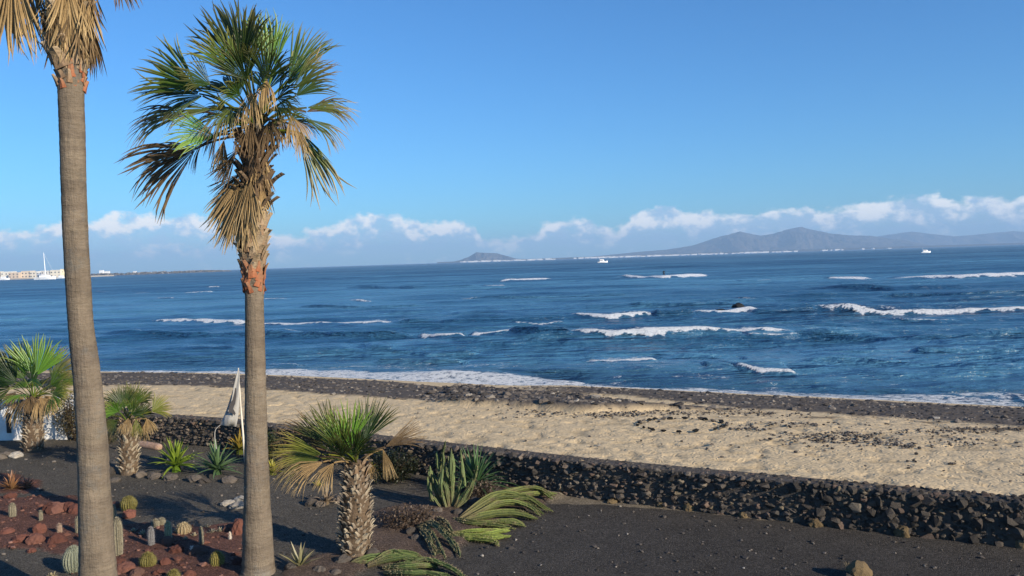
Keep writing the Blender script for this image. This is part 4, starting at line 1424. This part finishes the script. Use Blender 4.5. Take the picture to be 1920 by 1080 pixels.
arms('sprawling_cactus', (690, 1062), [
    [(690, 1062, .03), (730, 1052, .12), (765, 1048, .12), (794, 1050, .05)], [(690, 1064, .03), (735, 1062, .12), (780, 1060, .12), (822, 1066, .05)],
    [(720, 1066, .03), (755, 1072, .12), (790, 1070, .10), (822, 1068, .04)], [(760, 1066, .03), (800, 1066, .14), (840, 1076, .12), (875, 1092, .05)],
    [(660, 1060, .03), (690, 1056, .10), (725, 1050, .08), (750, 1050, .04)], [(720, 1076, .03), (770, 1084, .12), (820, 1092, .10), (850, 1100, .04)]],
    4.8, 'cactus arms fanning out at the bottom edge of the photo', 'cactus', 64, ca=(.035, .06, .018), cr=(.14, .18, .055))
arms('columnar_cactus', (840, 952), [
    [(836, 952, 0), (832, 952, .35), (824, 952, .75), (822, 952, 1.05)], [(842, 954, 0), (840, 954, .4), (836, 954, .75), (834, 954, 1.08)], [(846, 952, 0), (850, 952, .4), (852, 952, .7), (852, 952, 1.0)],
    [(850, 952, 0), (862, 952, .35), (867, 952, .55), (868, 952, .86)], [(832, 952, .0), (818, 952, .3), (811, 952, .5), (809, 952, .78)], [(830, 955, .0), (815, 955, .2), (806, 955, .35), (803, 955, .62)],
    [(852, 956, .0), (870, 956, .25), (885, 956, .48), (896, 956, .72)], [(842, 948, .0), (844, 948, .4), (845, 948, .7), (844, 948, .92)], [(838, 956, 0), (830, 956, .3), (826, 956, .5), (827, 956, .72)]],
    3.3, 'upright cluster of slender columnar cacti in front of the rubble wall', 'cactus', 65, ca=(.035, .06, .022), cr=(.17, .21, .08))


def column(px, pyb, pyt, wpx, label, seed, c0=(.15, .13, .085), c1=(.225, .20, .145), ribs=11, lean=0, grp='small columnar cacti of the red bed'):
    O = on_ground(px, pyb, -.02)
    k = O.y / F
    h = (pyb - pyt) * k * 1.02
    r = wpx * .5 * k
    path = [O + Vector((lean * k * t, 0, h * t)) for t in (0, .2, .4, .6, .8, .9, .96, 1)]
    rad = [r * .75, r * .92, r, r, r * .95, r * .8, r * .5, r * .12]
    rad = [max(q, .004) for q in rad]
    rg = random.Random(seed)
    o = spines(MB().tube(path, rad, 0, c0, ribs, .22, 0, c1), path, rad, int(160 + 2500 * h * r / .1), .030, tuple(x * 1.25 for x in c1), rg).build('column_cactus', MAT['cactus'], None, O)
    o.location = O
    return tag(o, label, 'cactus', grp)


def barrel(px, pyb, wpx, hpx, label, seed, c0=(.095, .08, .022), c1=(.155, .135, .042), ribs=20, grp='barrel cacti of the red bed'):
    O = on_ground(px, pyb, -.02)
    k = O.y / F
    r = wpx * .5 * k; h = hpx * k
    path = []; rad = []
    for i in range(11):
        a = -math.pi / 2 * .75 + (math.pi / 2 * 1.75) * i / 10
        path.append(O + Vector((0, 0, h * (.5 + .5 * math.sin(a)) - .0)))
        rad.append(max(r * math.cos(a), .006))
    rg = random.Random(seed)
    o = spines(MB().tube(path, rad, 0, c0, ribs, .16, 0, c1), path, rad, 900, .035, tuple(x * 1.35 for x in c1), rg).build('barrel_cactus', MAT['cactus'], None, O)
    o.location = O
    return tag(o, label, 'cactus', grp)


column(222, 1042, 968, 19, 'tall pale columnar cactus touching the right side of the left trunk', 1)
column(284, 1022, 985, 12, 'short dark columnar cactus leaning left of the green-topped one', 2, (.10, .10, .10), (.22, .21, .21))
column(316, 1012, 975, 13, 'pale green columnar cactus standing on a red rock', 3, (.14, .16, .08), (.36, .36, .24))
column(292, 990, 972, 14, 'stubby pale cactus behind the short dark columnar one', 4)
column(303, 985, 970, 16, 'low round-topped pale cactus left of the pale green columnar one', 5)
column(378, 1022, 985, 8, 'thin pale cactus in the middle of the red bed', 6)
column(360, 1042, 1022, 5, 'tiny white stake-like cactus at the edge of the trunk shadow', 7, (.45, .38, .33), (.60, .54, .48), 6)
column(148, 1000, 966, 12, 'pale columnar cactus half hidden behind the left trunk', 8)
column(77, 978, 956, 7, 'thin pale cactus standing on a red cone of rock', 9)
column(24, 972, 944, 13, 'grey columnar cactus near the left edge', 10)
column(112, 1000, 980, 9, 'small brownish cactus on a red rock left of the left trunk', 11, (.20, .13, .09), (.34, .25, .19))
column(432, 1012, 996, 4, 'tiny white stake-like cactus near the tall palm trunk', 12, (.45, .40, .33), (.62, .55, .46), 6)
column(212, 985, 945, 14, 'grey columnar cactus peeping out behind the right edge of the left trunk', 13)
barrel(242, 956, 31, 27, 'golden barrel cactus on the dark gravel right of the left trunk', 1)
barrel(278, 1064, 31, 28, 'golden barrel cactus at the bottom between both tall trunks', 2)
barrel(408, 1062, 27, 28, 'golden barrel cactus next to the tall palm trunk', 3, c0=(.11, .095, .025), c1=(.20, .17, .05))
barrel(326, 1090, 24, 20, 'golden barrel cactus cut by the bottom edge', 4)
barrel(139, 1072, 40, 50, 'large grey-green barrel cactus at the foot of the left trunk', 5, (.13, .14, .10), (.22, .23, .17), 20)
barrel(345, 1000, 28, 22, 'brown clump-shaped cactus right of the pale green columnar one', 6, (.18, .13, .07), (.34, .27, .16), 12)
rosette('succulent', 250, 998, 12, 16, (.25, .20, .12), (.42, .36, .25), 5, 'small cream succulent right of the tall pale columnar cactus', 'plant', 71, (20, 85), .01, .1, 'cream succulents of the red bed')
rosette('succulent', 398, 1000, 14, 18, (.25, .20, .12), (.44, .38, .28), 5, 'cream succulent beside the thin cactus in the red bed', 'plant', 72, (20, 85), .01, .1, 'cream succulents of the red bed')
rosette('succulent', 365, 1005, 12, 16, (.25, .20, .12), (.44, .38, .26), 5, 'cream succulent left of the thin cactus in the red bed', 'plant', 73, (20, 85), .01, .1, 'cream succulents of the red bed')
for px, py, rp, lb in [(268, 1003, 13, 'small cream succulent left of the short dark columnar cactus'), (332, 998, 13, 'small cream succulent between the pale green column and the brown clump'),
                       (348, 1012, 11, 'small cream succulent in front of the brown clump-shaped cactus'), (412, 998, 13, 'cream succulent nearest the tall palm trunk'), (388, 990, 12, 'cream succulent behind the thin cactus of the red bed')]:
    rosette('succulent', px, py, rp, 16, (.20, .17, .10), (.40, .35, .25), 5, lb, 'plant', px, (20, 85), .01, .1, 'cream succulents of the red bed')
rosette('succulent', 98, 1085, 16, 18, (.25, .20, .10), (.46, .38, .22), 5, 'yellowish succulent at the bottom edge left of the left trunk', 'plant', 74, (20, 85), .01, .1)

# ------------------------------------------------------------------ rocks of the garden
BM = {k: [boulder_mesh('rock', i * 7 + 3, MAT[k], .42) for i in range(4)] for k in ('red_rock', 'grey_rock', 'pale_rock', 'ochre_rock', 'sea_rock')}


def rock(px, py, wpx, m_, label, grp, seed, hs=.75, name='rock', z=None):
    rg = random.Random(seed)
    p = on_ground(px, py) if z is None else PZ(px, py, z)
    k = p.y / F
    r = wpx * .5 * k
    o = bpy.data.objects.new(name, BM[m_][seed % 4])
    o.location = (p.x, p.y, p.z + r * hs * .35)
    o.scale = (r, r * rg.uniform(.75, 1), r * hs)
    o.rotation_euler = (0, 0, rg.uniform(0, 6.28))
    col.objects.link(o)
    return tag(o, label, 'rock', grp)


LAND = [('the golden barrel cactus on the dark gravel', 242, 950), ('the golden barrel cactus between both tall trunks', 278, 1055), ('the golden barrel cactus next to the tall palm trunk', 408, 1055),
        ('the tall pale columnar cactus', 222, 1020), ('the pale green columnar cactus', 316, 1000), ('the large grey-green barrel cactus', 139, 1050), ('the thin cactus on a red cone', 77, 970), ('the grey columnar cactus at the left edge', 24, 960),
        ('the orange aloe clump', 30, 912), ('the tall palm trunk', 484, 1040), ('the left trunk', 178, 990), ('the squat palm in the middle', 667, 1000), ('the small pale aloe', 562, 1055), ('the withered brown aloe', 612, 935),
        ('the upright cactus cluster', 838, 930), ('the dark spiky bush', 893, 915), ('the drooping cactus arms', 800, 1005), ('the big sprawling cactus clump', 950, 975), ('the yellow-green rosette plant', 331, 880), ('the grey-green rosette plant', 408, 885),
        ('the yellowing squat palm', 241, 880), ('the bushy palm at the left edge', 62, 842), ('the terracotta log', 280, 838), ('the ochre rock at the bottom right', 1612, 1075), ('the sprawling cactus tips', 1044, 938), ('the right edge of the photo', 1960, 1030)]
used_labels = set()


def say(kind, px, py, wd):
    size = 'small' if wd < 23 else ('large' if wd >= 33 else 'middling')
    for nm, lx, ly in sorted(LAND, key=lambda l: abs(l[1] - px) + 1.6 * abs(l[2] - py)):
        dx, dy = px - lx, (py - ly) * 1.4
        if abs(dx) > 420: continue
        side = ('right of' if dx > 0 else 'left of') if abs(dx) > abs(dy) else ('in front of' if dy > 0 else 'behind')
        far_ = abs(dx) + abs(dy)
        side = ('just ' if far_ < 40 else ('well ' if far_ > 120 and 'of' in side[-2:] else '')) + side
        lb = '%s %s %s %s' % (size, kind, side, nm)
        if lb not in used_labels and len(lb.split()) <= 16:
            used_labels.add(lb)
            return lb
    return kind + ' among the others'


i = 0
for px, py, wd, hs in [(96, 962, 34, .9), (130, 958, 30, .8), (112, 960, 40, .7), (145, 962, 30, .8), (75, 1000, 22, 1.5), (68, 1018, 32, .8), (110, 1018, 34, .8), (40, 1015, 30, .6), (98, 1028, 16, .8),
                       (315, 1020, 24, .9), (330, 1035, 30, .7), (372, 1040, 34, .7), (430, 995, 24, .9), (450, 1000, 30, 1.3), (445, 1060, 24, .8), (310, 1060, 20, .9), (235, 1075, 40, .8), (225, 1060, 24, .8),
                       (255, 1085, 30, .8), (355, 1085, 24, .8), (242, 970, 26, .9), (218, 950, 22, .7), (300, 1078, 22, .7), (15, 1000, 24, .6), (60, 1035, 18, .6), (395, 1062, 20, .6), (440, 1042, 18, .6), (125, 1005, 14, .7), (20, 935, 22, .8)]:
    rock(px, py, wd, 'red_rock', say('red lava rock', px, py, wd), 'red lava rocks of the cactus bed', i, hs, 'lava_rock'); i += 1
for px, py, wd, hs in [(700, 1045, 30, .8), (735, 1040, 26, .8), (755, 985, 34, .6), (770, 1000, 28, .7), (800, 975, 26, .7), (640, 1058, 34, .7), (585, 945, 26, .7), (600, 948, 22, .7), (640, 938, 30, .6), (660, 960, 22, .6),
                       (545, 1070, 26, .7), (600, 1075, 30, .7), (630, 1080, 24, .7), (745, 970, 24, .7), (890, 948, 30, .7), (930, 930, 30, .7), (860, 965, 22, .7), (820, 962, 22, .7), (905, 960, 26, .5), (710, 1055, 22, .7),
                       (205, 890, 26, .8), (262, 893, 24, .7), (290, 896, 24, .6), (320, 898, 26, .6), (365, 902, 26, .6), (385, 905, 22, .6), (430, 905, 30, .5), (215, 902, 20, .6), (180, 892, 20, .6), (12, 858, 34, .5), (780, 1012, 20, .7)]:
    rock(px, py, wd, 'grey_rock', say('grey-brown rock', px, py, wd), 'grey rocks edging the beds', i, hs); i += 1
for px, py, wd, hs, lb in [(428, 948, 26, .6, 'pale boulder left in the white group by the tall trunk'), (447, 952, 30, .45, 'flat pale boulder in the middle of the white group by the tall trunk'), (452, 938, 26, .5, 'pale boulder right rear in the white group by the tall trunk'),
                           (30, 858, 26, .5, 'pale flat stone on the gravel at the left edge'), (905, 932, 24, .5, 'pale flat rock below the dark spiky bush')]:
    rock(px, py, wd, 'pale_rock', lb, None, i, hs, 'boulder'); i += 1
for px, py, wd, hs in [(1045, 924, 20, 1.3), (1240, 950, 20, .9), (1292, 955, 28, .7), (1395, 970, 18, .9), (1528, 985, 30, .6), (1690, 1004, 30, .9), (1918, 1026, 28, 1.2), (1148, 943, 22, .5)]:
    rock(px, py, wd, 'ochre_rock', say('ochre stone at the wall foot', px, py, wd), 'ochre stones at the foot of the wall', i, hs, 'ochre_stone'); i += 1
rock(1612, 1082, 46, 'ochre_rock', 'single ochre rock on the black gravel at the bottom right', None, i, .9)
rock(1590, 1085, 30, 'grey_rock', 'dark rock touching the single ochre rock at the bottom right', None, i + 1, .7)
rosette('dry_grass', 1592, 1072, 24, 30, (.14, .11, .06), (.30, .24, .14), 1.5, 'tuft of dry grass behind the ochre rock at the bottom right', 'grass tuft', 81, (30, 88), .01, .2)

# fine stones over the gravel
rg = np.random.RandomState(77)
gx = rg.uniform(-13, 9, 7000); gy = rg.uniform(9, 23, 7000)
ok = (gy < y_wall(gx) - .1)
gx, gy = gx[ok], gy[ok]
inred = in_poly(gx, gy, RED) | in_poly(gx, gy, SOIL)
ok = inred | (rg.uniform(0, 1, len(gx)) < .35)
gx, gy = gx[ok], gy[ok]
inr = in_poly(gx, gy, RED)
gs = rg.lognormal(math.log(.020), .5, len(gx)).clip(.008, .07)
o_ = stones_stuff('loose_gravel', [q for q, r_ in zip(zip(gx, gy, ground_z(gx, gy) + .01 + .03 * inr, gs), inr) if not r_], MAT['pebble'], 78)
tag(o_, 'loose small stones over the black gravel', 'gravel', kind='stuff')
mred = stone_mat('red_gravel', [(0, (.06, .027, .021)), (.5, (.145, .066, .048)), (1, (.24, .13, .10))], attr=True)
gs2 = gs * 1.4
o_ = stones_stuff('red_gravel', [q for q, r_ in zip(zip(gx, gy, ground_z(gx, gy) + .03, gs2), inr) if r_], mred, 79)
tag(o_, 'loose red lava gravel of the cactus bed', 'gravel', kind='stuff')

# ------------------------------------------------------------------ banner, log
Yb = PZ(462, 900, 0).y
O = on_ground(462, 900, -.05)
ban = empty('beach_banner', O, 'tattered white feather banner with a dark print on a thin pole', 'banner')
pole = spline([O, PD(457, 830, Yb), PD(452, 770, Yb), PD(449, 725, Yb), PD(447, 690, Yb)], 16)
MB().tube(pole, [.022] * 8 + [.016] * 4 + [.011] * 4, 7, (.62, .56, .46)).build('pole', MAT['plain'], ban, O, smooth=True)
le = [(446.5, 692), (441, 712), (436, 733), (430, 752), (424, 770), (419, 783), (413, 797)]
re_ = [(448.5, 692), (449.5, 712), (449, 733), (449, 752), (448, 770), (446, 785), (443, 800)]
V = []; Fq = []
nc = 7
for i, (a, b) in enumerate(zip(le, re_)):
    for j in range(nc):
        t = j / (nc - 1)
        V.append(PD(a[0] * (1 - t) + b[0] * t, a[1] * (1 - t) + b[1] * t, Yb - .07 * math.sin(t * 7 + i * .9) * (i / 6) - .03))
for i in range(6):
    for j in range(nc - 1):
        q = i * nc + j
        Fq.append((q, q + 1, q + nc + 1, q + nc))
cl = MB().add(V, Fq, (.50, .48, .45)).build('cloth', MAT['cloth'], ban, O, smooth=True)
sm = cl.modifiers.new('thick', 'SOLIDIFY'); sm.thickness = .006
pr = [(441, 727), (443, 728), (443, 742), (441, 757), (437, 766), (442, 775), (440, 779), (433, 773), (429, 776), (429, 768), (431, 757), (436, 750), (439, 738)]
V = [PD(a, b, Yb - .125) for a, b in pr]
po = MB().add(V, [tuple(range(len(V)))], (.11, .10, .10)).build('print', MAT['cloth'], cl, O)
sm = po.modifiers.new('thick', 'SOLIDIFY'); sm.thickness = .004
MB().tube(spline([PD(413, 797, Yb), PD(404, 806, Yb), PD(403, 822, Yb), PD(406, 842, Yb)], 10), .007, 5, (.45, .42, .38)).build('cord', MAT['plain'], ban, O)
a_, b_ = on_ground(256, 838, .07), on_ground(300, 843, .06)
ax = (b_ - a_)
lg = [a_ - ax * .02] + [a_ + ax * t for t in (0, .1, .3, .5, .7, .9, 1)] + [b_ + ax * .02]
o_ = MB().tube(lg, [.05, .085, .095, .10, .10, .10, .095, .08, .045], 12, (.36, .23, .17)).build('log', MAT['bark'], None, a_, smooth=True)
o_.location = a_
tag(o_, 'smooth terracotta-coloured log lying in front of the rubble wall', 'log')

# ------------------------------------------------------------------ things in the sea
i = 900
for px, py, wd, hs, lb in [(1384, 582, 28, .8, 'black rock standing out of the breaking water'), (1352, 585, 22, .35, 'low black rock left of the taller one in the surf'), (1366, 584, 14, .4, 'smallest black rock between the two in the surf')]:
    rock(px, py, wd, 'sea_rock', lb, None, i, hs, 'sea_rock', z=SEA + .25); i += 1


def motorboat(px, py, lpx, label, cabin):
    p = PZ(px, py, SEA)
    k = p.y / F
    L = lpx * k
    O = Vector((p.x, p.y, SEA))
    root = empty('motorboat', O, label, 'boat', 'motorboats out at sea')
    st = [(-.5, .15, .10), (-.3, .17, .105), (0, .17, .12), (.3, .12, .15), (.45, .05, .18), (.5, .01, .20)]
    V = []; Fq = []
    for x, wd, h in st:
        V += [O + Vector((x * L, -wd * L, h * L)), O + Vector((x * L, -wd * .6 * L, -.03 * L)), O + Vector((x * L, wd * .6 * L, -.03 * L)), O + Vector((x * L, wd * L, h * L))]
    for s in range(5):
        for a in range(4):
            b = (a + 1) % 4
            Fq.append((s * 4 + a, s * 4 + b, s * 4 + 4 + b, s * 4 + 4 + a))
    Fq += [(3, 2, 1, 0), (20, 21, 22, 23)]
    MB().add(V, Fq, (.80, .80, .80)).build('hull', MAT['plain'], root, O)
    c0, c1, ch = cabin
    mb = MB()
    v = [(c0, -.11, .11), (c1, -.11, .12), (c1, .11, .12), (c0, .11, .11), (c0 + .02, -.09, ch), (c1 - .12, -.09, ch), (c1 - .12, .09, ch), (c0 + .02, .09, ch)]
    mb.add([O + Vector(q) * L for q in v], [(4, 5, 6, 7), (0, 1, 5, 4), (1, 2, 6, 5), (2, 3, 7, 6), (3, 0, 4, 7)], (.78, .78, .79)).build('cabin', MAT['plain'], root, O)
    mb = MB()
    q0 = O + Vector((c0 + .03, -.112, ch * .62)) * L
    mb.box(q0, q0 + Vector(((c1 - c0) * .55, .004, ch * .18)) * L, (.02, .03, .05)).build('window', MAT['plain'], root, O)
    MB().tube([O + Vector((c0 + .05, 0, ch * .95)) * L, O + Vector((c0 - .05, 0, ch + .22)) * L], [.012 * L, .006 * L], 6, (.78, .78, .78)).build('mast', MAT['plain'], root, O)


motorboat(1130, 492.5, 19, 'small white motorboat near the horizon left of centre mountains', (-.3, .2, .34))
motorboat(1736, 474, 18, 'white motorboat with a wake before the right end of the mountains', (-.35, .25, .30))

# sailing yacht and moored boats off the harbour
p = PZ(85, 524, SEA)
k = p.y / F
O = Vector((p.x, p.y, SEA))
ya = empty('sailing_yacht', O, 'white sailing yacht with one tall bare mast off the harbour', 'boat')
L = 40 * k
V = []; Fq = []
for x, wd, h in [(-.5, .10, .10), (-.2, .13, .11), (.1, .13, .12), (.35, .08, .14), (.5, .01, .16)]:
    V += [O + Vector((x * L, -wd * L, h * L)), O + Vector((x * L, -wd * .5 * L, -.03 * L)), O + Vector((x * L, wd * .5 * L, -.03 * L)), O + Vector((x * L, wd * L, h * L))]
for s in range(4):
    for a in range(4):
        b = (a + 1) % 4
        Fq.append((s * 4 + a, s * 4 + b, s * 4 + 4 + b, s * 4 + 4 + a))
Fq += [(3, 2, 1, 0), (16, 17, 18, 19)]
MB().add(V, Fq, (.82, .82, .82)).build('hull', MAT['far'], ya, O)
MB().box(O + Vector((-.25, -.07, .1)) * L, O + Vector((.2, .07, .2)) * L, (.78, .78, .78)).build('cabin', MAT['far'], ya, O)
MB().tube([O + Vector((.02, 0, .1)) * L, O + Vector((.0, 0, .7)) * L, O + Vector((-.02, 0, 1.25)) * L], [.020 * L, .018 * L, .010 * L], 8, (.85, .85, .85)).build('mast', MAT['far'], ya, O)
MB().tube([O + Vector((.0, 0, .25)) * L, O + Vector((-.35, 0, .25)) * L], .016 * L, 6, (.7, .7, .72)).build('boom', MAT['far'], ya, O)
MB().tube([O + Vector((.49, 0, .15)) * L, O + Vector((-.02, 0, 1.22)) * L], .0035 * L, 4, (.6, .6, .6)).build('forestay', MAT['far'], ya, O)
for j, (px, py, lp, lb) in enumerate([(8, 525, 20, 'white moored boat at the left edge of the harbour'), (42, 523, 14, 'small white moored boat left of the sailing yacht'), (116, 522, 18, 'white moored boat between yacht and left trunk')]):
    p = PZ(px, py, SEA); k = p.y / F; L = lp * k
    O = Vector((p.x, p.y, SEA))
    root = empty('moored_boat', O, lb, 'boat', 'boats moored in the harbour')
    V = []; Fq = []
    for x, wd, h in [(-.5, .14, .12), (.1, .15, .14), (.5, .01, .2)]:
        V += [O + Vector((x * L, -wd * L, h * L)), O + Vector((x * L, -wd * .5 * L, -.04 * L)), O + Vector((x * L, wd * .5 * L, -.04 * L)), O + Vector((x * L, wd * L, h * L))]
    for s in range(2):
        for a in range(4):
            b = (a + 1) % 4
            Fq.append((s * 4 + a, s * 4 + b, s * 4 + 4 + b, s * 4 + 4 + a))
    Fq += [(3, 2, 1, 0), (8, 9, 10, 11)]
    MB().add(V, Fq, (.8, .8, .8)).build('hull', MAT['far'], root, O)
    MB().box(O + Vector((-.3, -.09, .12)) * L, O + Vector((.15, .09, .32)) * L, (.75, .75, .76)).build('cabin', MAT['far'], root, O)

# harbour quay, buildings, breakwater
Yq = 1560.0
k = Yq / F
q = MB(); x0 = PD(-260, 515, Yq).x; x1 = PD(128, 515, Yq).x
o_ = q.box((x0, Yq - 6, SEA - 3), (x1, Yq + 180, SEA + 2.4), (.38, .33, .27)).build('harbour_quay', MAT['far'])
tag(o_, kind='structure')
rg = random.Random(17)
BL = [(-60, 26, 15, (.62, .55, .42), 'cream'), (-32, 26, 18, (.60, .54, .44), 'beige'), (-6, 22, 17, (.70, .66, .58), 'white'), (16, 20, 14, (.56, .45, .34), 'sand-coloured'), (34, 18, 17, (.60, .50, .38), 'tan'), (50, 16, 15, (.66, .60, .50), 'pale'),
      (64, 18, 13, (.72, .70, .67), 'white'), (80, 20, 16, (.60, .57, .52), 'light grey'), (98, 20, 17, (.68, .62, .50), 'cream'), (114, 20, 19, (.72, .64, .45), 'yellowish')]
pos_w = ['beyond the left edge of the frame', 'mostly beyond the left edge', 'at the left edge of the frame', 'second from the left edge', 'third from the left edge', 'just left of the yacht mast', 'right behind the hull of the yacht', 'right of the yacht mast', 'second from the left trunk', 'touching the left trunk']
for (px, wp, hp, c, cn), wh in zip(BL, pos_w):
    x = PD(px, 515, Yq).x
    w_ = wp * k * .5; h_ = hp * k * .72
    O = Vector((x, Yq + rg.uniform(10, 30), SEA + 2.4))
    root = empty('harbour_building', O, cn + ' harbour building with flat roof, ' + wh, 'building', 'buildings on the harbour quay')
    MB().box((-w_ * .96, 0, 0), (w_ * .96, 16, h_), c).build('wall', MAT['far'], root)
    MB().box((-w_, -.4, h_ + .02), (w_, 16.4, h_ + .9), tuple(v * 1.1 for v in c)).build('roof_parapet', MAT['far'], root)
    fl = max(2, int(h_ / 5))
    for a in range(fl):
        for b in range(3):
            wx_ = -w_ * .7 + b * w_ * .7
            MB().box((wx_ - 1.2, -.25, a * h_ / fl + 1.4), (wx_ + 1.2, -.02, a * h_ / fl + 3.6), (.10, .10, .11)).build('window', MAT['far'], root)
# breakwater of rubble
rg2 = np.random.RandomState(5)
mb = MB()
bx0, bx1 = PD(120, 515, 1950).x, PD(432, 506, 2500).x
pts_ = []
for i in range(1500):
    t = rg2.rand()
    x = bx0 + (bx1 - bx0) * t; Y = 1950 + 550 * t
    hgt = (5.5 + 1.5 * vn(t * 40, 0)) * (1 - .55 * sstep(.82, 1, t))
    u = rg2.uniform(-1, 1)
    pts_.append((x, Y + u * 14, SEA + hgt * (1 - abs(u)) - .5, rg2.uniform(1.6, 3.6)))
o_ = stones_stuff('breakwater', pts_, MAT['pebble'], 6)
tag(o_, 'long low rubble breakwater running out from the harbour', 'breakwater')
for px, py, wp, hp, lb in [(193, 513, 7, 9, 'small white hut on the breakwater, left of the pair'), (203, 513, 9, 7, 'white hut with a dark door on the breakwater, right of the pair'), (255, 512, 5, 5, 'tiny white box on the breakwater')]:
    Y = 1950 + 550 * (px - 120) / 312
    kk = Y / F
    x = PD(px, py, Y).x
    O = Vector((x, Y - 9, SEA + 1.5))
    root = empty('hut', O, lb, 'hut', 'white huts on the breakwater')
    w_ = wp * kk * .5; h_ = hp * kk
    MB().box((-w_, 0, 0), (w_, 6, h_), (.80, .80, .80)).build('wall', MAT['far'], root)
    MB().box((-w_ * 1.05, -.3, h_ + .02), (w_ * 1.05, 6.3, h_ + .7), (.7, .7, .7)).build('roof', MAT['far'], root)
    MB().box((-w_ * .3, -.2, .1), (w_ * .3, -.02, h_ * .55), (.06, .06, .07)).build('door', MAT['far'], root)

# a far figure in the white water
p = PZ(1240, 520, SEA)
k = p.y / F
O = Vector((p.x, p.y - 4, SEA + .25))
me = bpy.data.meshes.new('person')
V = [(0, 0, .95), (0, 0, 1.2), (0, 0, 1.42), (0, 0, 1.52), (0, 0, 1.66), (-.20, 0, 1.38), (-.38, .05, 1.15), (-.5, .1, .98), (.20, 0, 1.38), (.40, -.05, 1.2), (.56, -.1, 1.12), (-.13, 0, .88), (-.22, -.1, .48), (-.26, .02, .06), (.13, 0, .88), (.24, -.1, .48), (.28, .02, .06)]
E = [(0, 1), (1, 2), (2, 3), (3, 4), (2, 5), (5, 6), (6, 7), (2, 8), (8, 9), (9, 10), (0, 11), (11, 12), (12, 13), (0, 14), (14, 15), (15, 16)]
rd = [.15, .15, .16, .06, .11, .08, .055, .04, .08, .055, .04, .11, .08, .05, .11, .08, .05]
me.from_pydata(V, E, [])
me.materials.append(MAT['plain'])
pe = bpy.data.objects.new('person', me)
col.objects.link(pe)
pe.location = O
md = pe.modifiers.new('skin', 'SKIN')
for i_, r_ in enumerate(rd):
    me.skin_vertices[0].data[i_].radius = (r_, r_)
me.skin_vertices[0].data[0].use_root = True
pe.modifiers.new('sub', 'SUBSURF').render_levels = 1
setcol(me, [(.30, .16, .11)] * len(V))
tag(pe, 'tiny far figure upright in the white water of the farthest breaker', 'person')
V = []; Fq = []
for x, wd, z in [(-1.1, .06, .06), (-.8, .22, .0), (0, .28, -.02), (.7, .22, .0), (1.15, .03, .12)]:
    V += [O + Vector((x, -wd, z)), O + Vector((x, wd, z)), O + Vector((x, wd, z + .06)), O + Vector((x, -wd, z + .06))]
for s in range(4):
    for a in range(4):
        b = (a + 1) % 4
        Fq.append((s * 4 + a, s * 4 + b, s * 4 + 4 + b, s * 4 + 4 + a))
Fq += [(3, 2, 1, 0), (16, 17, 18, 19)]
sb = MB().add(V, Fq, (.75, .74, .70)).build('surfboard', MAT['plain'], None, O)
sb.location = O
tag(sb, 'pale board under the far figure in the white water', 'surfboard')
